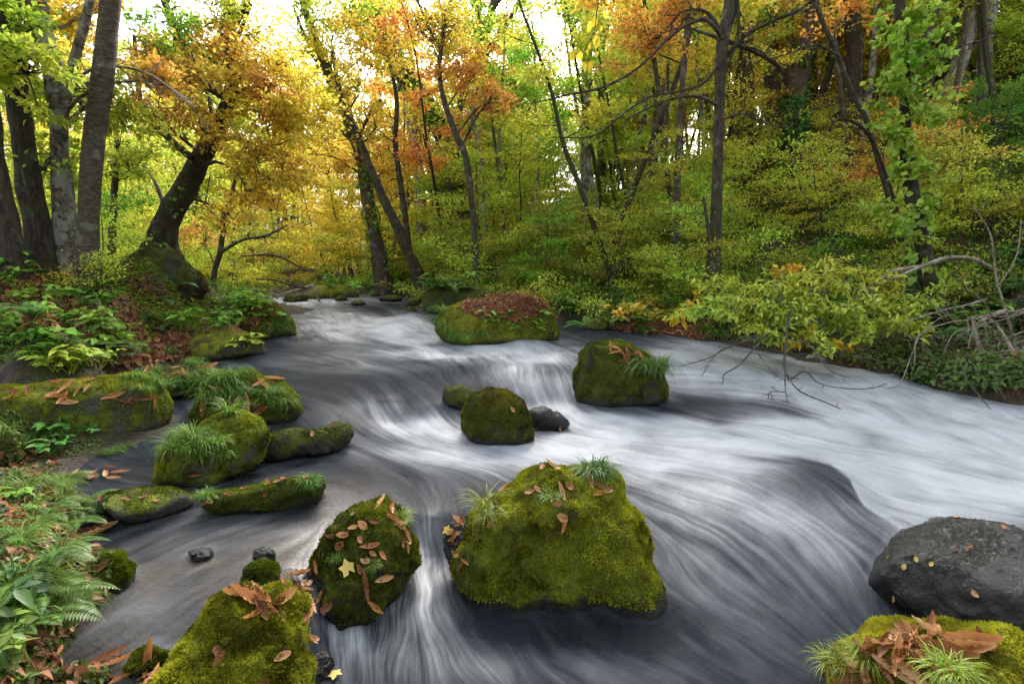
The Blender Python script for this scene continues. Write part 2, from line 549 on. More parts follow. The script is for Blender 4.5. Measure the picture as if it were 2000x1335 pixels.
c = b.mix(bed, c, bedc)
p = b.n('ShaderNodeBsdfPrincipled'); b.l(c, p.inputs['Base Color']); p.inputs['Roughness'].default_value = .85
hh = b.math('ADD', n2, b.math('MULTIPLY', vor.outputs['Distance'], .8))
b.l(b.bump(hh, .8, .03), p.inputs['Normal'])
b.l(p.outputs[0], out.inputs[0])
M_GROUND = m
bedv = 1 - sstep(-.03, .06, GV[:, 2] - water_z(GV[:, 0], GV[:, 1]))
ground = obj('ground', GV, [GF, fan], M_GROUND, attrs={'bed': bedv})
ground['kind'] = 'structure'
HITS = [('ground', BVHTree.FromPolygons([tuple(v) for v in GV[:]], [tuple(int(i) for i in f) for f in GF]))]


def hit(px, v, only=None):
    d = Vector(ray(px, v)).normalized()
    best = None
    for nm, t in HITS:
        if only and nm != only: continue
        h = t.ray_cast(Vector((0, 0, CAM_H)), d)
        if h[0] is not None and (best is None or h[3] < best[2]):
            best = (np.array(h[0]), np.array(h[1]) * (1 if h[1].dot(d) < 0 else -1), h[3], nm)
    return best


def drop(x, y, only=None):
    best = None
    for nm, t in HITS:
        if only and nm != only: continue
        h = t.ray_cast(Vector((x, y, 40)), Vector((0, 0, -1)))
        if h[0] is not None and (best is None or h[0][2] > best[0][2]):
            best = (np.array(h[0]), np.array(h[1]) * (1 if h[1].z > 0 else -1), nm)
    return best


# ------------------------------------------------------------------ water: silky stream with foam carried along the current
tw = np.arange(-1.15, 1.15, .0026)
rw = np.arange(math.log(.9), math.log(60), .0052)
TW, SW = np.meshgrid(tw, rw)
RW = np.exp(SW)
wx, wy = (RW * np.sin(TW)), (RW * np.cos(TW))
# coarse evaluation of the level, then bilinear refinement
cs = 4
zc = water_z(wx[::cs, ::cs], wy[::cs, ::cs]).reshape(wx[::cs, ::cs].shape)


def upsample(a, shape):
    h, w = a.shape
    yi = np.clip(np.arange(shape[0]) / cs, 0, h - 1.001); xi = np.clip(np.arange(shape[1]) / cs, 0, w - 1.001)
    y0 = yi.astype(int); x0 = xi.astype(int); fy = (yi - y0)[:, None]; fx = (xi - x0)[None]
    y1 = np.minimum(y0 + 1, h - 1); x1 = np.minimum(x0 + 1, w - 1)
    return (a[y0][:, x0] * (1 - fy) * (1 - fx) + a[y0][:, x1] * (1 - fy) * fx + a[y1][:, x0] * fy * (1 - fx) + a[y1][:, x1] * fy * fx)


wz = upsample(zc, wx.shape)
FLOW = [(560, 600, 1, .6), (650, 620, 1, .35), (750, 640, 1, .25), (700, 680, 1, .1), (850, 690, 1, .3), (960, 700, .8, .6), (1040, 720, .3, 1), (1100, 740, .15, 1), (1000, 760, .4, 1),
        (900, 740, 1, .5), (650, 740, 1, .1), (780, 800, .6, .8), (740, 850, 1, .15), (850, 820, 1, .3), (860, 870, 1, .1), (1060, 820, 1, .35), (1200, 830, 1, .15), (1400, 860, 1, .1),
        (1700, 880, 1, .12), (1900, 900, 1, .2), (1450, 680, 1, .15), (1700, 740, 1, .3), (1900, 800, 1, .35), (1350, 740, 1, 0), (1350, 800, 1, .2), (1150, 880, 1, .15), (1300, 920, 1, .25),
        (1500, 920, 1, .3), (1640, 950, .7, 1), (1400, 1000, 1, .5), (1600, 1060, .9, .5), (1600, 1150, .8, .8), (1680, 1200, .6, 1), (1450, 1100, .9, .7), (1350, 1250, 1, .7),
        (1500, 1300, 1, .6), (1200, 1290, 1, .3), (950, 1280, 1, .5), (830, 1050, .05, 1), (850, 1000, .2, 1), (800, 960, .6, .8), (700, 940, 1, .2), (760, 920, 1, .3), (820, 1130, .1, 1),
        (880, 1220, .6, 1), (720, 1250, .4, 1), (600, 1190, .3, 1), (620, 1250, .5, 1), (550, 980, 1, -.25), (450, 1030, 1, -.4), (350, 1100, 1, -.5), (250, 1180, 1, -.5), (160, 1270, 1, -.6),
        (400, 1180, 1, -.3), (250, 710, 1, 0), (400, 770, .5, 1), (370, 790, .3, 1), (560, 900, 1, -.3), (300, 920, 1, .1), (1800, 1000, 1, .1)]
wp = np.stack([wx, wy, wz], -1)
wx4, wy4, tw4 = wx[::cs, ::cs], wy[::cs, ::cs], TW[::cs, ::cs]
C2 = np.zeros_like(wx4); S2 = np.zeros_like(wx4); WS = np.full_like(wx4, 1e-6)
for a, b_, dx, dy in FLOW:
    n_ = math.hypot(dx, dy)
    q0 = onw(a, b_)
    q1 = at_z(a + dx / n_ * 12, b_ + dy / n_ * 12, q0[2])
    f = q1 - q0
    al = math.atan2(f[1], f[0])
    rr0 = math.hypot(q0[0], q0[1])
    d = np.hypot(wx4 - q0[0], wy4 - q0[1]) / rr0
    w = np.exp(-(d / .13) ** 2) + 0.002 / (0.02 + d * d)
    C2 += w * math.cos(2 * al); S2 += w * math.sin(2 * al); WS += w
al = 0.5 * np.arctan2(S2, C2)
wob = fbm(np.stack([wx4.ravel() * 1.3, wy4.ravel() * 1.3, 0 * wx4.ravel()], 1), 3).reshape(wx4.shape)
wob2 = fbm(np.stack([wx4.ravel() * 5, wy4.ravel() * 5, 0 * wx4.ravel() + 3], 1), 3).reshape(wx4.shape)
al = al + wob * 0.45 + wob2 * 0.32
fx4, fy4 = np.cos(al), np.sin(al)
dth = (fx4 * np.cos(tw4) - fy4 * np.sin(tw4)); dsr = (fx4 * np.sin(tw4) + fy4 * np.cos(tw4))
# orientation is sign free, so carry the doubled angle when refining
ang2 = 2 * np.arctan2(dsr, dth)
c2, s2 = upsample(np.cos(ang2), wx.shape), upsample(np.sin(ang2), wx.shape)
ang = 0.5 * np.arctan2(s2, c2)
ux, uy = np.cos(ang), np.sin(ang)
H_, W_ = wx.shape


def blur(a, k):
    for ax in (0, 1):
        c_ = np.cumsum(np.pad(a, [(k + 1, k) if i == ax else (0, 0) for i in (0, 1)], mode='edge'), axis=ax)
        n_ = 2 * k + 1
        a = (c_[n_:] - c_[:-n_])[:a.shape[0]] / n_ if ax == 0 else ((c_[:, n_:] - c_[:, :-n_])[:, :a.shape[1]] / n_)
    return a


def lic(src, steps, h=.004):
    src = src.astype(np.float32); sf = src.ravel()
    acc = src.copy(); cnt = 1.0
    for sgn in (1, -1):
        X = np.broadcast_to(np.arange(W_)[None], (H_, W_)).astype(np.float32).copy()
        Y = np.broadcast_to(np.arange(H_)[:, None], (H_, W_)).astype(np.float32).copy()
        px_, py_ = ux * sgn, uy * sgn
        for k in range(steps):
            X += px_ * h / .0026; Y += py_ * h / .0052
            xi = np.clip(X + .5, 0, W_ - 1).astype(np.int32); yi = np.clip(Y + .5, 0, H_ - 1).astype(np.int32)
            x0_ = np.clip(X.astype(np.int32), 0, W_ - 2); y0_ = np.clip(Y.astype(np.int32), 0, H_ - 2)
            fx_ = np.clip(X - x0_, 0, 1); fy_ = np.clip(Y - y0_, 0, 1)
            i0 = y0_ * W_ + x0_
            acc += (sf[i0] * (1 - fx_) + sf[i0 + 1] * fx_) * (1 - fy_) + (sf[i0 + W_] * (1 - fx_) + sf[i0 + W_ + 1] * fx_) * fy_
            nx, ny = ux[yi, xi], uy[yi, xi]
            s_ = np.where(nx * px_ + ny * py_ < 0, -1, 1)
            px_, py_ = nx * s_, ny * s_
        cnt += steps
    a = acc / cnt
    a = .7 * a + .3 * blur(a, 1)
    a = (a - blur(a, 60)) / (a.std() + 1e-6)
    return a


w0 = rng.normal(size=(H_, W_)).astype(np.float32)
w1 = blur(rng.normal(size=(H_, W_)), 3); w1 /= w1.std()
w2 = blur(blur(rng.normal(size=(H_, W_)), 11), 9); w2 /= w2.std()
L0 = lic(w0, 15); L1 = lic(w1, 20); L2 = lic(w2, 24, .006)
streak = 0.65 * L0 + 0.65 * L1 + 0.6 * L2
streak /= streak.std()

PX, PV = project(wp)
FOAM = [(600, 600, 70, 14, .45), (570, 585, 60, 8, .6), (700, 632, 110, 14, .7), (640, 650, 60, 12, .35), (790, 640, 40, 20, .7), (845, 665, 30, 20, .6), (740, 660, 110, 14, .6), (880, 690, 60, 14, .75),
        (800, 690, 110, 10, .4), (1010, 675, 70, 16, .85), (1070, 690, 60, 16, .6), (1060, 740, 50, 40, .55), (1000, 740, 40, 30, .4), (1110, 770, 20, 30, .6), (700, 720, 90, 9, .3), (620, 700, 60, 8, .25),
        (700, 585, 140, 7, .3), (850, 835, 50, 22, .8), (770, 835, 60, 18, .55), (720, 800, 50, 12, .25), (800, 790, 30, 12, .3), (850, 880, 130, 16, .5), (950, 895, 100, 18, .6),
        (905, 852, 30, 8, .4), (1000, 872, 60, 6, .35), (1300, 778, 20, 8, .3), (1090, 805, 50, 13, .8), (1180, 830, 90, 18, .9), (1300, 850, 150, 24, .9), (1150, 870, 120, 18, .6), (1500, 865, 220, 30, .95), (1750, 880, 230, 50, 1.), (1930, 960, 170, 70, 1.),
        (1750, 960, 60, 40, .9), (1780, 820, 180, 40, .55), (1480, 715, 170, 34, 1.), (1340, 700, 50, 30, .8), (1640, 760, 160, 30, .7), (1850, 800, 150, 30, .5), (1950, 880, 130, 60, .7),
        (1370, 778, 90, 14, -.3), (1480, 800, 110, 14, -.15), (1600, 805, 150, 12, -.12), (1420, 770, 120, 26, .22), (835, 1055, 14, 45, .6), (845, 1125, 20, 30, .5), (850, 1190, 70, 50, .18), (790, 1200, 60, 50, .18), (350, 1050, 90, 40, .14),
        (270, 1190, 90, 50, .14), (440, 1015, 60, 18, .15), (200, 1250, 50, 30, .1), (1130, 920, 160, 22, .35), (1280, 900, 130, 22, .45), (1350, 970, 150, 40, .2), (1550, 1080, 200, 60, .22), (1430, 970, 140, 45, .3), (1500, 1010, 160, 40, .26), (1480, 920, 80, 24, .2), (1350, 1130, 60, 70, .12), (1480, 1200, 150, 60, .12), (900, 1290, 150, 30, .14), (1100, 1310, 200, 20, .1),
        (1240, 960, 80, 50, .2), (1660, 1080, 60, 40, .2), (620, 1165, 18, 40, .45), (650, 1225, 50, 18, .35), (690, 1260, 60, 30, .3), (385, 790, 15, 15, .35), (420, 712, 90, 6, .3),
        (1680, 740, 60, 12, .3), (1900, 770, 50, 12, -.4), (1150, 1215, 150, 30, -.35), (1250, 830, 70, 12, .3)]
fo = np.full(wx.shape, 0.04)
for a, b_, sx, sy, am in FOAM:
    fo += am * np.exp(-(((PX - a) / sx) ** 2 + ((PV - b_) / sy) ** 2) * .6)
patch = fbm(np.stack([wx4.ravel() * 2.2, wy4.ravel() * 2.2, 0 * wx4.ravel() + 5], 1), 4).reshape(wx4.shape)
patch = upsample(patch, wx.shape)
fo = np.clip(fo, 0, 1.0)
# the sheet sliding over the drowned boulder stays clear; white water starts beyond its lip
vc = np.interp(PX, [1250, 1400, 1480, 1560, 1620, 1660, 1688, 1720, 1900], [900, 893, 890, 893, 910, 940, 985, 1008, 1004])
lip = sstep(-5, 9, PV - vc) * sstep(1450, 1600, PX) * sstep(1800, 1730, PX) * sstep(1040, 935, PV)
fo = fo * (1 - lip) + np.minimum(fo, .12) * lip
fo = fo + sstep(24, 0, np.abs(PV - vc + 10)) * sstep(1500, 1600, PX) * sstep(1760, 1720, PX) * (PV < vc) * .25
foam = np.clip(fo, 0, 1) * (.82 + .30 * patch) + streak * (.03 + .10 * np.clip(fo * (1.5 - fo) * 1.6, 0, 1))
foam = np.clip(foam, 0, 1)
foam = foam * (.55 + .45 * sstep(.1, .75, foam))
CLEAR = [(450, 1050, 170, 70, .9), (250, 1200, 170, 100, .85), (600, 1060, 90, 60, .2), (650, 950, 120, 40, .55), (640, 800, 100, 40, .25), (1150, 1235, 170, 40, .5), (330, 915, 120, 20, .6), (250, 710, 150, 14, .6), (150, 1290, 80, 40, .7)]
cl = np.zeros(wx.shape)
for a, b_, sx, sy, am in CLEAR:
    cl += am * np.exp(-(((PX - a) / sx) ** 2 + ((PV - b_) / sy) ** 2) * .6)
cl = np.clip(cl, 0, .88) * (1 - foam)
# relief of the surface
def relief(a, b_, sx, sy, h):
    return h * np.exp(-(((PX - a) / sx) ** 2 + ((PV - b_) / sy) ** 2))
rel = (relief(800, 628, 40, 12, .12) + relief(760, 640, 30, 9, .08) + relief(690, 618, 35, 7, .07) + relief(640, 640, 30, 7, .06) + relief(850, 655, 20, 12, -.06) + relief(1010, 668, 45, 12, .07)
       + relief(1615, 950, 70, 40, .03) + relief(1500, 930, 120, 30, .02) + relief(700, 655, 60, 6, .04) + relief(880, 690, 30, 8, -.04))
rough_amt = np.clip(fo, 0.15, 1)
small = upsample(fbm(np.stack([wx4.ravel() * 1.7, wy4.ravel() * 2.4, 0 * wx4.ravel() + 9], 1), 3).reshape(wx4.shape), wx.shape)
disp = rel + rough_amt * small * .035 * np.clip(RW / 5, .3, 1.3) + (L1 * .0007 + L0 * .0001 + L2 * .0016) * np.clip(RW / 2.5, .6, 3)
wz2 = wz + disp
WV = np.stack([wx.ravel(), wy.ravel(), wz2.ravel()], 1)
I = (np.arange(H_ - 1)[:, None] * W_ + np.arange(W_ - 1)[None]).ravel()
WF = np.stack([I, I + W_, I + W_ + 1, I + 1], 1)
gz_c = ground_z(wx4, wy4).reshape(wx4.shape)
dry = upsample(gz_c, wx.shape) > wz2 + .3
keep = ~(dry.ravel()[WF].all(axis=1))
WF = WF[keep]

m, nt, out = newmat('stream_water')
b = NB(nt)
fa = b.attr('foam'); ca = b.attr('clear')
dk = b.n('ShaderNodeBsdfPrincipled')
dk.inputs['Base Color'].default_value = (.017, .021, .027, 1)
dk.inputs['Roughness'].default_value = .42
dk.inputs['IOR'].default_value = 1.14
dk.inputs['Specular IOR Level'].default_value = .10
tr = b.n('ShaderNodeBsdfTransparent'); tr.inputs[0].default_value = (.8, .74, .62, 1)
gl = b.n('ShaderNodeBsdfGlossy'); gl.inputs['Roughness'].default_value = .3
fr = b.n('ShaderNodeFresnel'); fr.inputs[0].default_value = 1.2
cw = b.n('ShaderNodeMixShader'); b.l(b.math('MULTIPLY', fr.outputs[0], .08), cw.inputs[0]); b.l(tr.outputs[0], cw.inputs[1]); b.l(gl.outputs[0], cw.inputs[2])
w1_ = b.n('ShaderNodeMixShader'); b.l(ca, w1_.inputs[0]); b.l(dk.outputs[0], w1_.inputs[1]); b.l(cw.outputs[0], w1_.inputs[2])
fm = b.n('ShaderNodeBsdfPrincipled'); fm.inputs['Base Color'].default_value = (.35, .372, .41, 1); fm.inputs['Roughness'].default_value = .5
w2_ = b.n('ShaderNodeMixShader'); b.l(fa, w2_.inputs[0]); b.l(w1_.outputs[0], w2_.inputs[1]); b.l(fm.outputs[0], w2_.inputs[2])
b.l(w2_.outputs[0], out.inputs[0])
water = obj('stream_water', WV, WF, m, attrs={'foam': foam.ravel(), 'clear': cl.ravel()})
water['kind'] = 'structure'
del WV, wp, L0, L1, L2, w0, w1, w2

# ------------------------------------------------------------------ leaf, blade and tube builders
def leaf_quads(pos, ax, nr, L, W, fold=.25):
    """diamond leaves: two faces folded at the midrib"""
    ax = unit(ax); sd = unit(np.cross(nr, ax)); n2 = np.cross(ax, sd)
    L = np.asarray(L)[:, None]; W = np.asarray(W)[:, None]
    mid = pos + ax * L * .45
    v = np.stack([pos, mid + sd * W * .5 + n2 * W * fold, pos + ax * L, mid - sd * W * .5 + n2 * W * fold], 1)
    n = len(pos)
    i = np.arange(n) * 4
    f = np.concatenate([np.stack([i, i + 1, i + 2], 1), np.stack([i, i + 2, i + 3], 1)])
    return v.reshape(-1, 3), f, np.repeat(rng.random(n), 4)


def leaf_ovate(pos, ax, nr, L, W, droop=.15, fold=.15):
    """pointed oval leaves of eight outline points round a midrib"""
    ax = unit(ax); sd = unit(np.cross(nr, ax)); n2 = np.cross(ax, sd)
    L = np.asarray(L)[:, None]; W = np.asarray(W)[:, None]
    ts = [0, .18, .42, .7, 1.0]; ws = [0, .38, .5, .33, 0]
    mids = [pos + ax * L * t - n2 * L * droop * t * t for t in ts]
    vs = list(mids)
    for s in (1, -1):
        for k in (1, 2, 3):
            vs.append(mids[k] + sd * W * ws[k] * s + n2 * W * fold * ws[k] * 2)
    v = np.stack(vs, 1)
    n = len(pos); i = np.arange(n)[:, None] * 11
    T = [(0, 5, 1), (1, 5, 2), (5, 6, 2), (2, 6, 3), (6, 7, 3), (3, 7, 4), (0, 1, 8), (1, 2, 8), (8, 2, 9), (2, 3, 9), (9, 3, 10), (3, 4, 10)]
    f = np.concatenate([i + np.array(t)[None] for t in T])
    return v.reshape(-1, 3), f, np.repeat(rng.random(n), 11)


def merge(parts):
    V, F, R, o = [], [], [], 0
    for v, f, r in parts:
        V.append(v); F.append(f + o); R.append(r); o += len(v)
    return np.vstack(V), np.vstack(F), np.concatenate(R)


def tubes(lines, ns=6, bark=0.0, seed=0):
    """lines: list of (points (k,3), radii (k,)) -> one mesh of tubes"""
    V, F, o = [], [], 0
    for P, R in lines:
        P = np.asarray(P, float); R = np.asarray(R, float)
        k = len(P)
        if k < 2: continue
        T = unit(np.gradient(P, axis=0))
        ref = np.array([1., 0, 0]) if abs(T[:, 0]).mean() < .8 else np.array([0, 1., 0])
        A = unit(np.cross(T, ref)); B = np.cross(T, A)
        n = ns
        ph = np.arange(n) / n * 2 * math.pi
        ring = (A[:, None] * np.cos(ph)[None, :, None] + B[:, None] * np.sin(ph)[None, :, None])
        rad = R[:, None, None] * np.ones((k, n, 1))
        if bark > 0:
            q = (P[:, None] + ring * R[:, None, None])
            nz = fbm((q * np.array([9, 9, 3])).reshape(-1, 3), 3).reshape(k, n, 1)
            lo = fbm((q * np.array([2.5, 2.5, 1.5]) + 31).reshape(-1, 3), 2).reshape(k, n, 1)
            rad = rad * (1 + bark * nz + bark * 1.3 * lo)
        v = (P[:, None] + ring * rad).reshape(-1, 3)
        i = np.arange(k - 1)[:, None] * n
        j = np.arange(n)[None]; j1 = (j + 1) % n
        f = np.stack([i + j, i + j1, i + n + j1, i + n + j], -1).reshape(-1, 4)
        V.append(v); F.append(f + o); o += len(v)
        V.append(P[-1:] + T[-1:] * R[-1]); tip = o; o += 1
        b0 = tip - n
        F.append(np.stack([b0 + np.arange(n), b0 + (np.arange(n) + 1) % n, np.full(n, tip), np.full(n, tip)], 1))
    Fa = np.vstack(F)
    q = Fa[:, 2] != Fa[:, 3]
    return np.vstack(V), [Fa[q], Fa[~q][:, :3]]


def smooth_line(P, n):
    """Catmull-Rom through control rows (any columns)"""
    P = np.asarray(P, float)
    if len(P) < 3:
        t = np.linspace(0, 1, n)[:, None]
        return P[0] * (1 - t) + P[-1] * t
    Q = np.vstack([2 * P[0] - P[1], P, 2 * P[-1] - P[-2]])
    t = np.linspace(0, len(P) - 1 - 1e-6, n)
    i = t.astype(int); f = (t - i)[:, None]
    a, b_, c_, d = Q[i], Q[i + 1], Q[i + 2], Q[i + 3]
    return .5 * ((2 * b_) + (-a + c_) * f + (2 * a - 5 * b_ + 4 * c_ - d) * f ** 2 + (-a + 3 * b_ - 3 * c_ + d) * f ** 3)


def limb(a, d, L, n=7, wob=.18, up=.1):
    """a wandering polyline from a in direction d"""
    P = [np.array(a, float)]; d = unit(d)
    for k in range(n - 1):
        d = unit(d + rng.normal(size=3) * wob + np.array([0, 0, up / n]))
        P.append(P[-1] + d * L / (n - 1))
    return np.array(P)


def twigset(P, R0, L, n, spread=1.0, wob=.2, flat=.5, t0=.15):
    """side twigs along a polyline"""
    out_ = []
    k = len(P)
    for q in range(n):
        t = t0 + (1 - t0) * (q + rng.random()) / n
        i = min(int(t * (k - 1)), k - 2)
        p = P[i] + (P[i + 1] - P[i]) * (t * (k - 1) - i)
        tg = unit(P[i + 1] - P[i])
        s = rng.normal(size=3); s -= tg * s.dot(tg); s[2] *= flat
        d = unit(tg * .7 + unit(s) * spread)
        l = L * (1.1 - .6 * t) * rng.uniform(.6, 1.2)
        Q = limb(p, d, l, 5, wob, .1)
        out_.append((Q, np.linspace(R0, R0 * .3, 5)))
    return out_


def leaves_on(lines, n, spread, L, flat=.5, tilt=.55, t0=.2, kind='d', wl=.55):
    """n leaves spread along a list of twig polylines"""
    segs = []
    for P, R in lines:
        k0 = int(t0 * (len(P) - 1))
        for i in range(k0, len(P) - 1): segs.append((P[i], P[i + 1]))
    A = np.array([s[0] for s in segs]); B = np.array([s[1] for s in segs])
    ln = np.linalg.norm(B - A, axis=1); pr = ln / ln.sum()
    ix = rng.choice(len(A), n, p=pr)
    t = rng.random((n, 1))
    pos = A[ix] * (1 - t) + B[ix] * t
    off = rng.normal(size=(n, 3)) * spread; off[:, 2] *= flat
    pos = pos + off
    tw_ = unit(B[ix] - A[ix])
    ax = unit(tw_ * .6 + rng.normal(size=(n, 3)) * .6 + unit(off) * .5 + np.array([0, 0, -.25]))
    nr = unit(np.array([0, 0, 1.0]) + rng.normal(size=(n, 3)) * tilt)
    LL = L * rng.uniform(.65, 1.3, n)
    fn = leaf_quads if kind == 'd' else leaf_ovate
    return fn(pos, ax, nr, LL, LL * wl)


# ------------------------------------------------------------------ boulders
def ico(sub):
    import bmesh
    bm = bmesh.new()
    bmesh.ops.create_icosphere(bm, subdivisions=sub, radius=1)
    V = np.array([v.co[:] for v in bm.verts]); F = np.array([[v.index for v in f.verts] for f in bm.faces])
    bm.free()
    return V, F


ICO = {}
ROCKS = {}


def rock(name, label, sil, mat, z0=None, dep=.5, sub=5, moss=.5, amp=.06, lump=.15, box=.75, blades=0, bcol=(0.172, 0.181, 0.012), bl=.014, cat='boulder', ext=1.35,
         group=None, wetline=.06, tilt=0.0, key=None, face=None):
    if sub not in ICO: ICO[sub] = ico(sub)
    U, F = ICO[sub]
    sil = np.array(sil, float)
    base_v = sil[:, 1].max(); cx = (sil[:, 0].min() + sil[:, 0].max()) / 2
    P0 = onw(cx, base_v) if z0 is None else at_z(cx, base_v, z0)
    wzl = P0[2]
    dist = np.linalg.norm(P0 - [0, 0, CAM_H])
    wpx = sil[:, 0].max() - sil[:, 0].min()
    D = unit(ray(cx, sil[:, 1].mean()))
    Wm = wpx / FPX * dist * CP
    dc = dist + dep * Wm * .55
    Rt = unit(np.cross(D, [0, 0, 1])); Up = np.cross(Rt, D)
    C = np.array([0, 0, CAM_H]) + D * dc
    pts = []
    for a, b_ in sil:
        r_ = unit(ray(a, b_)); q = r_ * (dc / r_.dot(D)) - D * dc
        pts.append((q.dot(Rt), q.dot(Up)))
    pts = np.array(pts)
    c0 = pts.mean(0); c0 = (pts.min(0) + pts.max(0)) / 2
    C = C + Rt * c0[0] + Up * c0[1]
    pts = pts - c0
    dense = []
    for i in range(len(pts)):
        a, b_ = pts[i], pts[(i + 1) % len(pts)]
        for t in np.linspace(0, 1, 30, endpoint=False): dense.append(a * (1 - t) + b_ * t)
    dense = np.array(dense)
    an = np.arctan2(dense[:, 1], dense[:, 0]); ra = np.linalg.norm(dense, axis=1)
    o = np.argsort(an); an, ra = an[o], ra[o]
    tab = np.interp(np.linspace(-math.pi, math.pi, 361), np.concatenate([an - 2 * math.pi, an, an + 2 * math.pi]), np.tile(ra, 3))
    kk = np.ones(7) / 7
    tab = np.convolve(np.concatenate([tab[-13:], tab, tab[:13]]), kk, 'same')[13:-13]
    ux_, uy_, uz_ = U[:, 0], U[:, 1], U[:, 2]
    rho = np.hypot(ux_, uz_); phi = np.arctan2(uz_, ux_)
    r_ = np.interp(phi, np.linspace(-math.pi, math.pi, 361), tab)
    rp = rho ** box
    lx = np.cos(phi) * r_ * rp; lz = np.sin(phi) * r_ * rp
    ly = np.sign(uy_) * np.abs(uy_) ** .85 * dep * Wm
    ly = ly + tilt * lz
    # worn facets on the side that shows
    hx, hy, hz = Wm * .5, dep * Wm, max(np.abs(pts[:, 1]).max(), .01)
    q_ = np.stack([lx / hx, ly / hy, lz / hz], 1)
    frg = np.random.default_rng(hash_name(label))
    for k in range(7):
        u_ = unit(np.array([frg.normal() * .6, -abs(frg.normal()) - .5, frg.normal() * .5 + .25]))
        ex = np.maximum(q_ @ u_ - frg.uniform(.68, .85), 0)
        q_ = q_ - u_[None] * (ex * .72)[:, None] * np.array([.35, 1, .35])
    lx, ly, lz = q_[:, 0] * hx, q_[:, 1] * hy, q_[:, 2] * hz
    low = lz < 0
    lz = np.where(low, lz * ext, lz)
    seed = (hash_name(label) % 997) * 1.37
    V = C + lx[:, None] * Rt + ly[:, None] * D + lz[:, None] * Up
    n = unit(lx[:, None] * Rt + ly[:, None] * D * .8 + lz[:, None] * Up)
    q = (V - C) / max(Wm, .1)
    d1 = fbm(q * 2.2 + seed, 3)
    ridg = 1 - np.abs(fbm(q * 3.1 + seed + 7, 3)) * 2
    dsp = lump * d1 * .5 + amp * .45 * ridg + amp * .35 * fbm(q * 9 + seed, 3)
    V = V + n * Wm * (dsp - dsp.mean() - .012)[:, None]
    V = V + n * (.007 * fbm(V * 28, 3) + (.008 if mat is M_ROCK_WET else .004) * fbm(V * 70, 2))[:, None]
    # normals
    fn = np.cross(V[F[:, 1]] - V[F[:, 0]], V[F[:, 2]] - V[F[:, 0]])
    vn = np.zeros_like(V)
    for k in range(3): np.add.at(vn, F[:, k], fn)
    vn = unit(vn)
    if (vn * n).sum() < 0: vn = -vn; F = F[:, ::-1]
    ms = np.clip(moss + (.1 if moss > .3 else 0) + .3 * (np.maximum(vn[:, 2], -.2) - .2) + .12 * fbm(V * 3, 2), 0, 1)
    hgt = V[:, 2] - water_z(V[:, 0], V[:, 1]) if z0 is None else V[:, 2] - wzl
    wet = 1 - sstep(wetline * .3, wetline, hgt + .02 * gnoise(V * 14))
    ms = ms * (1 - .25 * wet)
    base = np.array([C[0], C[1], V[:, 2].min()])
    top = empty(name, (P0[0], P0[1], wzl), label, cat, group) if blades else None
    if top is not None:
        obj('stone', V, F, mat, top, {'moss': ms, 'wet': wet})
        ar = np.linalg.norm(fn, axis=1) / 2
        cen_ = V[F].mean(1); mF = ms[F].mean(1); zF = (cen_[:, 2] - (water_z(cen_[:, 0], cen_[:, 1]) if z0 is None else wzl)) > .03
        vis = (unit(fn if (fn * n[F[:, 0]]).sum() > 0 else -fn) * unit(cen_ - np.array([0, 0, CAM_H]))).sum(1) < .35
        w = ar * sstep(.42, .6, mF + .42 * gnoise(cen_ * 5) + .22 * gnoise(cen_ * 17)) * zF * vis
        ix = rng.choice(len(F), blades, p=w / w.sum())
        bc = rng.dirichlet((1, 1, 1), blades)[:, :, None]
        pos = (V[F[ix]] * bc).sum(1)
        nn = unit(vn[F[ix]].mean(1))
        ax = unit(nn * .75 + rng.normal(size=(blades, 3)) * .55 + np.array([0, 0, .1]))
        LL = bl * rng.uniform(.5, 1.5, blades) * (1 + .5 * gnoise(pos * 11))
        lv = leaf_quads(pos - nn * .003, ax, unit(rng.normal(size=(blades, 3))), LL, LL * .42, .1)
        tone = .42 + .6 * gnoise(pos * 3.1) + .5 * gnoise(pos * 9) + .35 * gnoise(pos * 30)
        obj('moss', lv[0], lv[1], M_MOSSBLADE, top, {'rnd': np.repeat(np.clip(tone, 0, 1) * .135 + .005 + rng.random(blades) * .0001, 4)}, False, color=bcol)
        o_ = top
    else:
        o_ = obj(name, V, F, mat, None, {'moss': ms, 'wet': wet}, origin=(P0[0], P0[1], wzl))
        tag(o_, label, cat, group)
    key = key or label
    HITS.append((key, BVHTree.FromPolygons([tuple(v) for v in V], [tuple(int(i) for i in f) for f in F])))
    ROCKS[key] = (V, F, vn)
    return o_


def hash_name(s):
    h = 7
    for ch in s: h = (h * 131 + ord(ch)) % 1000003
    return h

R = rock
GREYTOP = .30
# foreground
R('mossy_boulder', 'largest green mossy boulder in the front centre of the stream', [(905, 1085), (915, 1040), (935, 1005), (962, 972), (990, 940), (1024, 914), (1100, 912), (1180, 922), (1205, 950), (1228, 995), (1260, 1050), (1290, 1110), (1322, 1190), (1200, 1190), (1060, 1188), (985, 1180), (940, 1150)],
  M_ROCK, dep=.42, sub=6, moss=.62, amp=.05, lump=.14, box=.62, blades=60000, bcol=(0.232, 0.284, 0.022), key='B1', ext=1.2, wetline=.09, tilt=.15)
R('mossy_boulder', 'dark mossy boulder strewn with brown leaves left of the large front boulder', [(615, 1180), (612, 1110), (640, 1050), (690, 995), (740, 978), (790, 992), (818, 1040), (812, 1090), (780, 1140), (740, 1170), (700, 1200), (650, 1225)],
  M_ROCK_DK, dep=.5, sub=6, moss=.55, blades=26000, bcol=(0.103, 0.146, 0.010), key='B2', ext=1.3, wetline=.08, bl=.012)
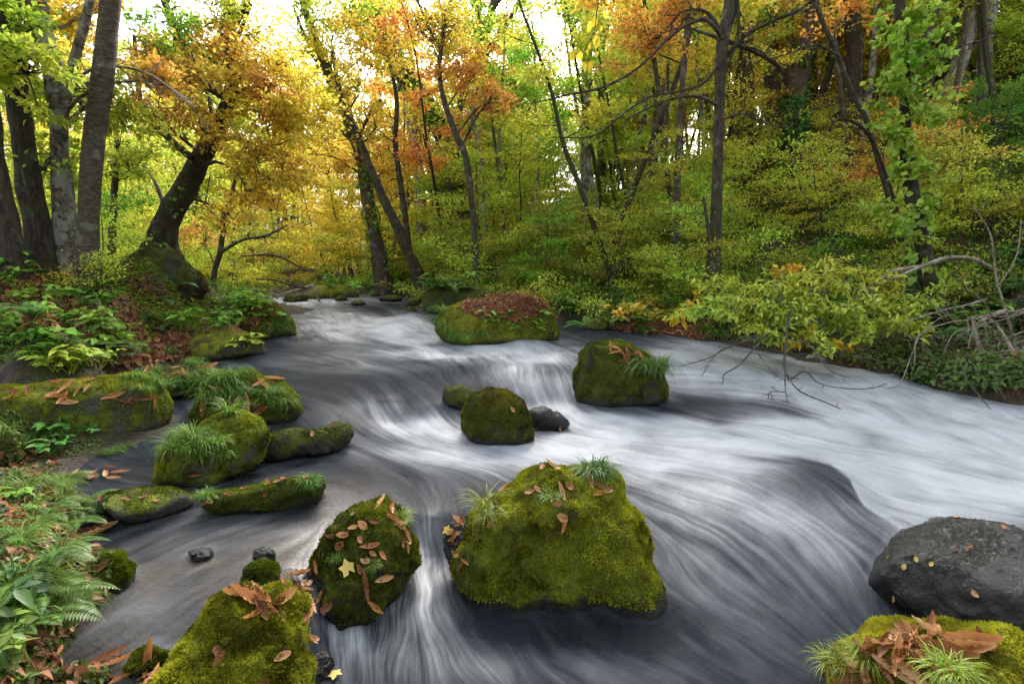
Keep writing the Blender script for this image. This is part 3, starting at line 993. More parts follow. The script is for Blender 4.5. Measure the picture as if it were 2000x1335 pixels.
R('mossy_slab', 'yellow green mossy slab at the bottom edge of the photo', [(270, 1345), (330, 1285), (380, 1228), (425, 1172), (470, 1145), (570, 1140), (594, 1200), (598, 1280), (610, 1380), (600, 1470), (400, 1470), (260, 1400)],
  M_ROCK, z0=.02, dep=.38, sub=6, moss=.5, blades=45000, bcol=(0.224, 0.267, 0.022), key='B3', ext=1.15, wetline=.03)
R('mossy_boulder', 'bright mossy boulder with a heap of curled leaves in the bottom right corner', [(1585, 1335), (1630, 1285), (1690, 1240), (1760, 1222), (1850, 1235), (1930, 1250), (2040, 1260), (2100, 1330), (2100, 1470), (1800, 1480), (1600, 1420)],
  M_ROCK_BR, z0=-.1, dep=.35, sub=6, moss=.7, blades=45000, bcol=(0.284, 0.310, 0.026), key='B4', ext=1.1, wetline=.02)
R('wet_boulder', 'shiny wet black boulder at the right edge of the stream', [(1708, 1130), (1712, 1090), (1760, 1035), (1830, 1008), (1900, 1005), (1960, 1020), (2020, 1045), (2120, 1080), (2160, 1200), (2080, 1270), (1950, 1262), (1850, 1250), (1760, 1210), (1720, 1170)],
  M_ROCK_WET, dep=.45, sub=6, moss=.2, amp=.02, lump=.08, key='B5', ext=1.3, wetline=2.5, box=.7)
R('mossy_boulder', 'round brown green mossy boulder in midstream rapids', [(900, 800), (918, 772), (955, 757), (990, 760), (1020, 780), (1040, 815), (1042, 850), (1010, 868), (960, 866), (915, 850), (902, 830)],
  M_ROCK_DK, dep=.5, moss=.62, amp=.02, lump=.05, blades=14000, bcol=(0.112, 0.112, 0.010), key='B6', bl=.014, box=.8)
R('mossy_stone', 'small mossy stone behind the round midstream boulder', [(858, 785), (870, 758), (900, 750), (925, 762), (930, 790), (895, 797)], M_ROCK_DK, moss=.6, key='B7', sub=4, dep=.45)
R('wet_stone', 'small wet dark stone in foam right of the round boulder', [(1030, 845), (1035, 800), (1060, 790), (1090, 805), (1115, 825), (1090, 845)], M_ROCK_WET, moss=.0, wetline=3, key='B7b', sub=4, z0=.02, ext=1.5)
R('mossy_boulder', 'dark mossy boulder topped with grass and leaves beside the small fall', [(1115, 770), (1118, 720), (1130, 685), (1165, 668), (1205, 665), (1250, 680), (1285, 700), (1302, 735), (1310, 765), (1270, 785), (1200, 793), (1140, 790)],
  M_ROCK_DK, dep=.45, moss=.55, amp=.04, lump=.1, blades=20000, bcol=(0.103, 0.129, 0.010), key='B8', bl=.016, box=.65, wetline=.08)
R('mossy_boulder', 'large bright mossy boulder carpeted with brown leaves by the far bank', [(845, 640), (862, 612), (900, 585), (960, 573), (1030, 570), (1060, 585), (1095, 618), (1100, 655), (1050, 662), (1000, 668), (930, 674), (880, 668)],
  M_ROCK_BR, dep=.42, moss=.65, amp=.03, lump=.08, blades=22000, bcol=(0.215, 0.215, 0.014), key='B9', bl=.02, box=.5, z0=.40, wetline=.1)
R('mossy_boulder', 'dark undercut boulder beneath bushes behind the leaf covered boulder', [(830, 600), (832, 570), (860, 556), (920, 556), (960, 575), (955, 610), (900, 618), (845, 608)], M_ROCK_DK, moss=.45, z0=.5, key='B10', sub=4)
R('flat_stone', 'grey topped flat stone with mossy rim in the left shallows', [(185, 985), (200, 963), (260, 950), (340, 950), (378, 965), (380, 985), (340, 1005), (280, 1018), (220, 1010)],
  M_ROCK, dep=.5, moss=.32, amp=.012, lump=.04, blades=9000, bcol=(0.086, 0.112, 0.010), key='B11', bl=.01, box=.6, wetline=.03)
R('mossy_stone', 'long low mossy stone with leaves and grass in the left shallows', [(382, 990), (410, 965), (470, 950), (550, 938), (620, 928), (640, 945), (635, 975), (590, 990), (500, 998), (430, 1002)],
  M_ROCK_DK, dep=.3, moss=.62, blades=14000, bcol=(0.120, 0.155, 0.010), key='B12', bl=.011, wetline=.03)
R('mossy_boulder', 'domed mossy boulder with a grass skirt left of midstream', [(300, 930), (310, 880), (370, 845), (410, 812), (455, 800), (500, 818), (525, 850), (520, 880), (480, 915), (420, 935), (370, 945)],
  M_ROCK, dep=.45, moss=.55, blades=24000, bcol=(0.181, 0.215, 0.017), key='B13', bl=.014)
R('dark_stone', 'long dark stone with thin moss right of the domed boulder', [(518, 880), (522, 850), (560, 838), (620, 832), (670, 820), (695, 835), (698, 850), (660, 870), (600, 885), (550, 893)],
  M_ROCK_DK, dep=.3, moss=.42, blades=7000, bcol=(0.069, 0.086, 0.009), key='B14', bl=.01)
R('mossy_boulder', 'grass covered boulder with curled leaves on the left side of the stream', [(372, 810), (390, 775), (430, 745), (490, 722), (540, 740), (570, 775), (592, 800), (580, 822), (520, 830), (440, 835), (390, 830)],
  M_ROCK_DK, dep=.45, moss=.62, blades=16000, bcol=(0.129, 0.163, 0.010), key='B15', bl=.016)
R('mossy_slab', 'broad mossy slab with a bare grey top at the left edge', [(-60, 850), (-60, 760), (0, 748), (120, 735), (200, 728), (270, 728), (315, 750), (330, 790), (322, 835), (270, 850), (200, 862), (80, 862)],
  M_ROCK, z0=.2, dep=.35, sub=6, moss=.50, amp=.03, lump=.05, blades=40000, bcol=(0.224, 0.267, 0.022), key='B16', bl=.014, box=.6)
R('mossy_boulder', 'smooth mossy boulder with a grey crown at the foot of the left bank', [(362, 690), (368, 668), (400, 648), (440, 637), (480, 645), (515, 665), (520, 690), (480, 698), (400, 702)],
  M_ROCK_BR, dep=.45, moss=.48, amp=.02, lump=.05, blades=9000, bcol=(0.172, 0.181, 0.012), key='B17', bl=.014)
R('mossy_boulder', 'mossy rock point where the left bank meets the rapids', [(465, 650), (470, 600), (500, 580), (535, 588), (560, 615), (578, 645), (560, 658), (500, 662)],
  M_ROCK_DK, dep=.5, moss=.6, z0=.42, blades=9000, bcol=(0.146, 0.163, 0.012), key='B18', bl=.02)
R('mossy_boulder', 'huge dark boulder under the leaning tree on the left bank', [(228, 530), (240, 505), (270, 492), (330, 485), (365, 497), (395, 530), (410, 560), (390, 585), (330, 592), (265, 588), (235, 560)],
  M_ROCK_DK, dep=.5, moss=.42, z0=.98, key='B19', box=.6, blades=9000, bcol=(0.077, 0.086, 0.009), bl=.02)
R('mossy_stone', 'low grassy stone between the slab and the grass covered boulder', [(240, 740), (300, 718), (400, 712), (455, 722), (460, 752), (400, 772), (330, 775), (270, 765)], M_ROCK_DK, dep=.4, moss=.6, key='B20', z0=.27)
R('mossy_stone', 'mossy stone cut by the left edge above the fern bank', [(-50, 900), (-50, 830), (0, 825), (35, 845), (50, 880), (30, 900)], M_ROCK_DK, dep=.5, moss=.6, key='B21', z0=.25, blades=5000, bl=.012, bcol=(0.129, 0.146, 0.010))
R('mossy_stone', 'round bright mossy stone below the ferns at lower left', [(150, 1120), (155, 1085), (190, 1072), (240, 1080), (268, 1105), (262, 1135), (220, 1152), (175, 1150)], M_ROCK_DK, dep=.55, moss=.75, key='B22', blades=12000, bl=.012, bcol=(0.120, 0.172, 0.010))
R('mossy_stone', 'small mossy stone touching the top of the bottom slab', [(468, 1150), (480, 1110), (515, 1090), (545, 1098), (550, 1140), (520, 1160)], M_ROCK_DK, dep=.5, moss=.55, key='B23', blades=4000, bl=.01, bcol=(0.086, 0.129, 0.010))
R('wet_stone', 'tiny wet stone just above the small mossy stone', [(490, 1088), (498, 1070), (525, 1068), (540, 1080), (532, 1095), (505, 1098)], M_ROCK_WET, wetline=3, moss=0, key='B23b', sub=4)
R('wet_stone', 'tiny black stone awash in the middle of the left shallows', [(365, 1078), (385, 1070), (412, 1068), (418, 1078), (408, 1090), (380, 1094)], M_ROCK_WET, wetline=3, moss=0, key='B25', sub=4)
R('mossy_stone', 'small mossy stone with long curled leaves at the bottom left', [(236, 1305), (260, 1275), (300, 1262), (330, 1275), (320, 1305), (270, 1325)], M_ROCK_DK, dep=.5, moss=.6, key='B24', blades=4000, bl=.01, bcol=(0.086, 0.129, 0.010))
R('wet_stone', 'dark wet stone in the shallows at the bottom left corner', [(110, 1330), (140, 1305), (190, 1300), (225, 1320), (220, 1360), (150, 1370)], M_ROCK_WET, wetline=3, moss=.2, key='B24b', z0=.06)
R('dark_stone', 'dark wet stone squeezed in the little channel beside the bottom slab', [(588, 1330), (600, 1290), (630, 1262), (650, 1290), (645, 1330), (615, 1345)], M_ROCK_WET, wetline=3, moss=.1, key='B26x', z0=-.06)
R('dark_stone', 'dark litter covered stone clinging to the left flank of the largest boulder', [(866, 1070), (872, 1030), (890, 1008), (912, 1015), (920, 1060), (905, 1110), (885, 1105)], M_ROCK_DK, moss=.1, wetline=.3, key='B1b', z0=.02)
# far stones and right bank
far = [('mossy_stone', 'low moss islet with a dead branch at the head of the rapids', [(600, 582), (608, 562), (640, 555), (680, 560), (702, 575), (690, 583)], M_ROCK_BR, .66),
       ('dark_stone', 'dark stone parting the water left of the moss islet', [(552, 586), (562, 575), (590, 572), (606, 580), (600, 588)], M_ROCK_DK, .66),
       ('mossy_stone', 'flat leaf topped stone in the far water', [(736, 585), (745, 577), (765, 575), (783, 578), (788, 585), (760, 588)], M_ROCK_DK, .66),
       ('mossy_stone', 'low oval stone in the far rapids left of the flat ledge stone', [(683, 593), (692, 587), (708, 586), (717, 592), (700, 596)], M_ROCK_DK, .62),
       ('mossy_stone', 'tiny rounded stone in the water left of the leaf covered boulder', [(792, 608), (796, 600), (806, 598), (814, 606), (804, 611)], M_ROCK_DK, .56),
       ('flat_stone', 'dark flat ledge stone against the undercut boulder', [(790, 598), (794, 588), (815, 578), (838, 580), (842, 598), (815, 602)], M_ROCK_DK, .58),
       ('mossy_stone', 'tiny mossy stone right of the moss islet', [(652, 585), (660, 578), (672, 577), (680, 585), (666, 588)], M_ROCK_DK, .65),
       ('mossy_stone', 'tiny far stone below the forked trees', [(722, 578), (728, 573), (738, 574), (742, 579)], M_ROCK_DK, .68),
       ('mossy_boulder', 'rounded mossy boulder in the cove right of the leaf covered boulder', [(1140, 622), (1145, 598), (1165, 588), (1188, 600), (1192, 622), (1165, 632)], M_ROCK, .45),
       ('mossy_stone', 'flat mossy stone at the water edge of the right cove', [(1136, 640), (1145, 625), (1170, 620), (1192, 630), (1188, 642), (1160, 646)], M_ROCK, .38),
       ('grey_stone', 'tilted grey stone beside the mossy cove stones', [(1188, 640), (1198, 618), (1222, 612), (1245, 625), (1244, 645), (1215, 648)], M_ROCK, .38),
       ('mossy_stone', 'small mossy stone on the leafy beach of the right bank', [(1250, 640), (1256, 626), (1272, 622), (1288, 632), (1282, 645)], M_ROCK, .38),
       ('wet_stone', 'wet dark stone awash at the right bank', [(1745, 735), (1765, 712), (1810, 706), (1850, 712), (1872, 730), (1830, 742)], M_ROCK_WET, .12),
       ('mossy_stone', 'small mossy stone half hidden in ferns on the left bank', [(240, 645), (250, 615), (280, 605), (302, 618), (305, 645), (270, 655)], M_ROCK_DK, .62),
       ('flat_stone', 'low brown stone in the leaf litter of the left bank', [(190, 668), (205, 655), (240, 652), (262, 662), (240, 674)], M_ROCK_DK, .5),
       ('rock_ledge', 'mossy rock ledge forming the face of the left bank', [(-40, 700), (-40, 600), (60, 588), (160, 592), (225, 605), (235, 650), (225, 690), (120, 700)], M_ROCK_DK, .5)]
for nm, lb, s, mt, z in far:
    R(nm, lb, s, mt, z0=z, sub=5 if 'ledge' in nm else 4, moss=.12 if mt is M_ROCK_WET else .55, wetline=3 if mt is M_ROCK_WET else .06, dep=.4 if 'ledge' in nm else .5, box=.55 if 'ledge' in nm else .75)

# froth where the current meets the stones
coll = np.zeros((H_, W_))
for key_, (V_, F_, N_) in ROCKS.items():
    hz_ = V_[:, 2] - water_z(V_[:, 0], V_[:, 1])
    k_ = np.abs(hz_) < .03
    ti = ((np.arctan2(V_[k_, 0], V_[k_, 1]) - tw[0]) / .0026).astype(int)
    ri = ((np.log(np.hypot(V_[k_, 0], V_[k_, 1]) + 1e-6) - rw[0]) / .0052).astype(int)
    ok = (ti >= 0) & (ti < W_) & (ri >= 0) & (ri < H_)
    coll[ri[ok], ti[ok]] = 1
c1 = np.clip(blur(blur(coll, 2), 2) * 4, 0, 1)
c2 = np.clip(blur(blur(coll, 6), 6) * 5, 0, 1)
brk = upsample(fbm(np.stack([wx4.ravel() * 6, wy4.ravel() * 6, 0 * wx4.ravel() + 2], 1), 3).reshape(wx4.shape), wx.shape)
act = .12 + .9 * np.clip(fo, 0, 1)
foam = np.clip(foam + c1 * act * .28 * np.clip(.6 + brk, 0, 1) + c2 * act * (.10 + .14 * streak) * np.clip(.7 + brk, 0, 1.3), 0, 1)
water.data.attributes['foam'].data.foreach_set('value', foam.ravel().astype(np.float32))

# ------------------------------------------------------------------ trees
def to3d(pts, d0, d1=None):
    """(px, v, width px) rows on the trunk at distances d0..d1 -> points and radii"""
    d1 = d0 if d1 is None else d1
    n = len(pts); P, Rr = [], []
    for i, (a, b_, w) in enumerate(pts):
        d = d0 + (d1 - d0) * i / max(1, n - 1)
        P.append(at_d(a, b_, d))
        Rr.append(w / 2 / FPX * d / ray(a, b_)[1])
    return np.array(P), np.array(Rr)


def tree(name, label, cat, pts, d, mat, top=None, limbs=(), sprays=(), bare=(), ivy=0, nside=20, leafL=.09, group=None, flare=1.2, ivycol=GREEN, crownL=None, rough=.12, ivyL=.07):
    d0, d1 = d if isinstance(d, tuple) else (d, d)
    P, Rr = to3d(pts, d0, d1)
    if P[0, 2] > P[-1, 2]: P, Rr = P[::-1], Rr[::-1]
    g = drop(P[0, 0], P[0, 1], 'ground')
    gz = g[0][2] if g else P[0, 2]
    if P[0, 2] > gz - .05 and not (name == 'leaning_tree'):
        P = np.vstack([[P[0, 0], P[0, 1], gz - .15], P]); Rr = np.concatenate([[Rr[0]], Rr])
    base = P[0].copy()
    if top:                                                  # continue above the frame
        dr = unit(P[-1] - P[-2]); dr = unit(dr + np.array([0, 0, .5]))
        k = 4
        ext = limb(P[-1], dr, top, k, .06, .3)[1:]
        P = np.vstack([P, ext]); Rr = np.concatenate([Rr, Rr[-1] * np.linspace(.85, .25, k - 1)])
    n = max(8, int(np.linalg.norm(np.diff(P, axis=0), axis=1).sum() / max(.1, Rr.mean() * .8)))
    S = smooth_line(np.column_stack([P, Rr]), min(n, 90))
    C_, R_ = S[:, :3], np.maximum(S[:, 3], .003)
    hgt = C_[:, 2] - C_[0, 2]
    R_ = R_ * (1 + (flare - 1) * np.exp(-np.maximum(hgt, 0) / (R_[0] * 1.6 + .02)))
    root = empty(name, base, label, cat, group)
    v, f = tubes([(C_, R_)], nside, rough)
    obj('trunk', v, f, mat, root)
    lines, twigs = [], []
    for L in limbs:                                          # traced limbs
        q, r_ = to3d(L[0], *(L[1] if isinstance(L[1], tuple) else (L[1], L[1])))
        Sx = smooth_line(np.column_stack([q, r_]), 24)
        lines.append((Sx[:, :3], np.maximum(Sx[:, 3], .003)))
        if len(L) > 2:
            tw1 = twigset(Sx[:, :3], Sx[:, 3].min() * .6 + .002, L[2], 12, .9, .22, .6)
            for t_ in tw1: lines.append(t_); lines += twigset(t_[0], t_[1][0] * .5, L[2] * .45, 4, .8, .25)
    if crownL:
        nl, ll, t0 = crownL
        for q in range(nl):
            t = t0 + (1 - t0) * (q + rng.random()) / nl
            i = min(int(t * (len(C_) - 1)), len(C_) - 2)
            az = rng.random() * 6.283
            dr = np.array([math.cos(az), math.sin(az), rng.uniform(.1, .8)])
            l = ll * (1.2 - .6 * t) * rng.uniform(.6, 1.2)
            Q = limb(C_[i], dr, l, 7, .16, .2)
            lines.append((Q, np.linspace(max(R_[i] * .3, .012), .005, 7)))
            tw1 = twigset(Q, .008, l * .5, 5, .9, .2, .4)
            lines += tw1; twigs += tw1
            twigs.append((Q, None))
    sp_parts = []
    for s in sprays:
        (a, b_, dd, r0, nlv, colr) = s
        c0 = at_d(a, b_, dd)
        j = int(np.argmin(np.linalg.norm(C_ - (c0 - np.array([0, 0, r0 * .6])), axis=1)))
        n_ = 8
        t = np.linspace(0, 1, n_)[:, None]
        Q = C_[j] * (1 - t) + c0 * t + np.array([0, 0, 1.]) * (np.sin(t * math.pi) * .12 * np.linalg.norm(c0 - C_[j])) + np.cumsum(rng.normal(size=(n_, 3)), 0) * .03 * np.sin(t * math.pi)
        lines.append((Q, np.linspace(min(max(R_[j] * .35, .015), .05), .008, n_)))
        tws = []
        for k in range(9):
            az = rng.random() * 6.283
            dr = np.array([math.cos(az), math.sin(az), rng.uniform(-.25, .45)])
            st = c0 + rng.normal(size=3) * r0 * np.array([.2, .2, .25])
            T_ = limb(st, dr, r0 * rng.uniform(.6, 1.05), 6, .2, .05)
            t0_ = limb(Q[-2], unit(st - Q[-2]) , np.linalg.norm(st - Q[-2]), 4, .02, 0)
            tws.append((T_, np.linspace(.008, .003, 6)))
            lines.append((t0_, np.linspace(.01, .008, 4)))
            tws += twigset(T_, .004, r0 * .45, 5, 1., .25, .35)
        lines += tws
        sp_parts.append((leaves_on(tws, int(nlv), r0 * .10, leafL, .5, .6), colr))
    if lines:
        v, f = tubes(lines, 5)
        obj('limbs', v, f, mat if mat not in (M_SNAG,) else M_TWIG, root)
    if twigs:
        lv = leaves_on(twigs, int(crownL[0] * 330), .12, leafL, .5, .6)
        obj('crown', lv[0], lv[1], M_LEAF, root, {'rnd': lv[2]}, False, color=sprays[0][5] if sprays else YGREEN)
    bycol = {}
    for lv, cc in sp_parts: bycol.setdefault(cc, []).append(lv)
    for cc, L in bycol.items():
        v, f, r_ = merge(L)
        obj('foliage', v, f, M_LEAF, root, {'rnd': r_}, False, color=cc)
    if ivy:
        k = rng.integers(0, int(len(C_) * .8), ivy)
        ph = rng.random(ivy) * 6.283
        rad = np.stack([np.cos(ph), np.sin(ph), 0 * ph], 1)
        pos = C_[k] + rad * (R_[k] * 1.05 + abs(rng.normal(size=ivy)) * .05)[:, None] + np.array([0, 0, 1]) * rng.uniform(-.1, .1, (ivy, 1))
        w = gnoise(pos * 1.6) > -.05
        pos, rad = pos[w], rad[w]
        LL = ivyL * rng.uniform(.6, 1.3, len(pos))
        lv = leaf_ovate(pos, unit(rad * .5 + rng.normal(size=pos.shape) * .5 + np.array([0, 0, -.6])), unit(rad + rng.normal(size=pos.shape) * .4), LL, LL * .8)
        obj('ivy', lv[0], lv[1], M_PLANT, root, {'rnd': lv[2]}, False, color=ivycol)
    return root


tree('dark_tree', 'thick dark tree cut off by the left edge of the photo', 'tree', [(-24, 130, 26), (-12, 280, 30), (4, 380, 32), (18, 450, 36), (26, 500, 44)], 6.4, M_BARK_D, 3, crownL=(5, 1.6, .6), sprays=[(-60, 80, 6.4, .8, 500, YGREEN)])
tree('dark_tree', 'thick dark tree with a vine climbing it, second from the left edge', 'tree', [(8, -40, 40), (18, 80, 38), (38, 220, 38), (54, 340, 38), (72, 440, 42), (82, 505, 46)], 6.8, M_BARK_D, 3,
     limbs=[([(70, 480, 3), (60, 400, 4), (42, 330, 4), (30, 200, 3), (20, 90, 3)], 6.5)], sprays=[(60, 130, 6.2, .55, 900, YGREEN), (30, 60, 6.6, .6, 700, LIME), (100, 300, 7.2, .7, 900, YGREEN)])
tree('birch_tree', 'pale lichened tree with three stems beside the smooth grey trunk', 'tree', [(70, -40, 34), (82, 60, 34), (103, 130, 32), (112, 220, 30), (117, 320, 28), (122, 420, 30), (128, 505, 40)], 7.0, M_BARK_P, 2.5,
     limbs=[([(118, 290, 22), (125, 215, 19), (145, 120, 18), (165, 50, 17), (185, -40, 15)], 7.0), ([(142, 500, 24), (138, 420, 20), (132, 340, 16), (122, 280, 14)], 7.05),
            ([(100, 140, 8), (70, 100, 6), (40, 70, 4), (10, 20, 3)], 7.0, .5), ([(138, 180, 7), (170, 140, 6), (230, 130, 5), (300, 150, 4), (380, 210, 3)], 6.9, .6)],
     sprays=[(150, 30, 7.5, .7, 900, GOLD), (60, 20, 7.5, .8, 1000, YELLOW), (170, 200, 7.8, .8, 900, YGREEN), (60, 180, 7.6, .6, 700, YGREEN), (240, 215, 7.4, .55, 700, YGREEN), (300, 160, 7.3, .5, 600, GOLD)])
tree('beech_tree', 'smooth grey brown trunk standing alone, fourth from the left edge', 'tree', [(218, -60, 34), (210, 60, 35), (198, 170, 37), (184, 270, 36), (176, 370, 35), (172, 460, 36), (172, 520, 44)], 6.8, M_BARK_G, 3.5,
     limbs=[([(205, 140, 9), (180, 175, 7), (150, 195, 6), (125, 230, 4)], 6.9, .3)], rough=.03)
tree('leaning_tree', 'dark leaning tree growing from the top of the huge boulder', 'tree', [(445, -60, 18), (448, 20, 20), (449, 90, 22), (452, 170, 25), (434, 230, 28), (406, 285, 33), (372, 350, 38), (336, 410, 42), (320, 455, 46), (310, 500, 58)], 10.2, M_BARK_D, 2.5,
     limbs=[([(375, 310, 16), (335, 275, 13), (295, 240, 12), (275, 200, 10), (268, 140, 9), (262, 70, 7)], 9.8, .6), ([(450, 60, 14), (475, 20, 12), (500, -40, 10)], 10),
            ([(440, 190, 18), (385, 150, 18), (350, 70, 16), (325, 15, 14), (310, -30, 12)], 10.2, .6), ([(380, 290, 7), (345, 262, 6), (325, 240, 4)], 9.7, .4), ([(452, 110, 10), (470, 60, 8), (490, 10, 7)], 10)],
     sprays=[(330, 60, 9.5, .8, 900, GREEN), (300, 150, 9, .8, 900, GOLD), (380, 110, 10.9, .9, 1200, YGREEN), (400, 180, 10.9, 1., 1300, GOLD), (480, 150, 9.4, 1.0, 1500, GOLD), (520, 230, 9.2, .9, 1300, YELLOW), (400, 240, 9.3, .6, 700, GOLD), (460, 250, 11, .8, 1000, YGREEN),
             (500, 300, 9.2, .8, 1100, YELLOW), (350, 200, 9.5, .7, 900, RUST), (420, 30, 9.8, .9, 900, YGREEN), (500, 60, 9.8, 1., 1000, YELLOW), (560, 330, 9.4, .8, 1000, GOLD), (490, 370, 9.5, .6, 700, GOLD), (260, 330, 11.5, .7, 600, YGREEN), (450, 420, 11, .6, 500, GOLD), (560, 130, 10, 1., 1100, YELLOW), (610, 220, 10, 1., 1000, YELLOW), (440, 100, 9.2, .5, 500, ORANGE), (530, 180, 9, .5, 500, ORANGE)], ivy=140)
tree('slender_tree', 'slim dark stem between the smooth grey trunk and the leaning tree', 'tree', [(225, 235, 8), (228, 300, 9), (222, 400, 11), (218, 500, 14)], 9.5, M_BARK, limbs=[([(226, 240, 7), (238, 225, 5), (262, 222, 4)], 9.5, .3)], sprays=[(235, 300, 9.5, .7, 700, YGREEN), (220, 400, 9.8, .6, 600, GREEN), (260, 330, 9.5, .6, 600, YGREEN)])
tree('thin_tree', 'thin curved bare stem rising behind the ferns of the left point', 'tree', [(465, 320, 5), (455, 370, 7), (440, 430, 9), (430, 490, 10), (418, 535, 10)], 13, M_BARK, limbs=[([(428, 495, 8), (470, 470, 6), (520, 460, 5), (560, 440, 3)], 13, .5), ([(438, 440, 5), (400, 400, 4), (372, 380, 3)], 13, .5)], sprays=[(400, 470, 13.5, .8, 500, ORANGE)])
# centre
tree('ivy_clad_tree', 'green ivied trunk leaning left behind the gap at the head of the stream', 'tree', [(585, -20, 12), (610, 60, 16), (645, 150, 20), (682, 235, 22), (705, 310, 22), (718, 390, 24), (735, 470, 25), (748, 550, 34)], 17.5, M_BARK, 2,
     limbs=[([(640, 140, 10), (600, 80, 8), (575, 20, 6)], 17.5, .7), ([(700, 290, 8), (660, 250, 6), (600, 220, 4)], 17.3, .6)], ivy=1800, ivycol=(.16, .26, .03), ivyL=.12,
     sprays=[(600, 100, 17, 1.6, 1300, YELLOW), (660, 60, 17, 1.6, 1300, YGREEN), (640, 200, 17, 1.5, 1500, YELLOW), (600, 300, 17, 1.3, 1200, GOLD), (760, 330, 18, 1.2, 900, GOLD)], leafL=.13)
tree('forked_tree', 'dark left stem of the pair that meet in a narrow V by the water', 'tree', [(650, 100, 7), (668, 200, 11), (700, 270, 14), (735, 355, 16), (762, 415, 18), (790, 475, 20), (818, 545, 24)], 16, M_BARK_D, None,
     limbs=[([(798, 490, 15), (792, 430, 12), (782, 360, 12), (772, 280, 11), (775, 200, 9), (760, 120, 7), (730, 40, 5)], 16, .8), ([(700, 270, 8), (725, 215, 6), (745, 195, 4)], 16, .5)], sprays=[(700, 160, 16, 1.3, 1300, YELLOW), (760, 90, 16, 1.3, 1300, GOLD), (730, 240, 16, 1, 700, GOLD)], leafL=.12)
tree('slender_tree', 'tall slim grey stem standing right behind the leaf carpeted boulder', 'tree', [(862, 90, 7), (858, 140, 9), (868, 200, 10), (892, 265, 12), (910, 310, 12), (922, 400, 13), (928, 470, 13), (930, 560, 15)], 13, M_BARK, None,
     limbs=[([(862, 100, 6), (840, 60, 5), (815, 0, 4)], 13, .7), ([(860, 100, 6), (870, 50, 5), (885, -20, 4)], 13, .7), ([(900, 290, 5), (930, 230, 4), (960, 190, 3)], 13, .5)], sprays=[(870, 50, 13, 1.1, 1000, YELLOW), (820, 60, 13, 1.1, 900, GOLD), (900, 120, 13.4, 1., 1000, YELLOW), (920, 160, 13.2, .8, 900, ORANGE), (960, 200, 13.2, .8, 500, ORANGE)], leafL=.1)
tree('ivy_clad_tree', 'big crooked ivied tree leaning right in the middle of the forest', 'tree', [(700, -60, 30), (738, 50, 34), (768, 110, 36), (815, 180, 36), (850, 230, 38), (880, 290, 42), (892, 370, 48), (893, 460, 50), (893, 560, 66)], 20, M_BARK_D, 3, ivy=4500, ivycol=(.09, .2, .02), ivyL=.14,
     limbs=[([(735, 40, 20), (720, 80, 14), (700, 60, 12), (690, 0, 10)], 20), ([(880, 290, 18), (900, 200, 14), (930, 120, 12), (950, 40, 12), (1000, -40, 9)], 20.5, .9)], sprays=[(700, 40, 19.5, 1.4, 1000, GREEN), (770, 40, 19.5, 1.5, 900, YGREEN)], leafL=.15)
tree('pale_tree', 'pale straight trunk against the white sky gap left of centre', 'tree', [(770, 60, 14), (782, 150, 18), (800, 220, 20), (812, 290, 20), (820, 370, 20), (825, 540, 26)], 23, M_BARK_P, 3, limbs=[([(815, 280, 10), (824, 240, 8), (818, 215, 6)], 23)])
tree('tall_tree', 'tall tree with a fan of bare limbs left of the bright sky opening', 'tree', [(945, 105, 16), (946, 190, 20), (948, 300, 22), (950, 420, 24), (950, 545, 30)], 24, M_BARK, None,
     limbs=[([(945, 110, 14), (938, 50, 12), (925, -30, 10)], 24, 1.2), ([(945, 115, 14), (955, 50, 12), (968, -30, 9)], 24, 1.2), ([(947, 110, 12), (975, 70, 10), (1005, 20, 8), (1030, -30, 6)], 24, 1.2), ([(944, 120, 10), (915, 60, 8), (905, -20, 7)], 24, 1.2)],
     sprays=[(900, 20, 24, 2., 900, GOLD), (960, 200, 23.5, 1.8, 1300, YELLOW), (1020, 60, 25, 1.6, 500, YGREEN), (1000, 130, 24, 1.5, 700, YGREEN), (1030, 200, 24, 1.4, 800, YELLOW)], leafL=.15)
tree('pale_tree', 'pale mottled trunk standing before the sun glow', 'tree', [(1165, -40, 20), (1152, 60, 20), (1146, 150, 19), (1144, 260, 19), (1142, 400, 20), (1140, 550, 26)], 19, M_BARK_P, 3,
     limbs=[([(1146, 110, 12), (1125, 70, 12), (1105, 25, 10), (1090, -30, 8)], 19, .9), ([(1146, 90, 7), (1135, 40, 6), (1130, -20, 5)], 19)], sprays=[(1200, 40, 19, 1.2, 400, YGREEN), (1215, 130, 19, 1.2, 700, YGREEN), (1100, 250, 19, 1.1, 700, YGREEN), (1180, 240, 18.8, 1.1, 700, YELLOW), (1080, 180, 19, .8, 250, GREEN)])
tree('slender_tree', 'darker trunk just right of the pale mottled one', 'tree', [(1182, -40, 12), (1177, 60, 13), (1174, 160, 14), (1175, 280, 15), (1177, 420, 16), (1178, 550, 22)], 20.5, M_BARK, 3, limbs=[([(1175, 90, 9), (1190, 40, 8), (1200, -20, 6)], 20.5, .8), ([(1172, 170, 8), (1158, 150, 6)], 20.5)], ivy=900, ivycol=(.14, .18, .02), ivyL=.12)
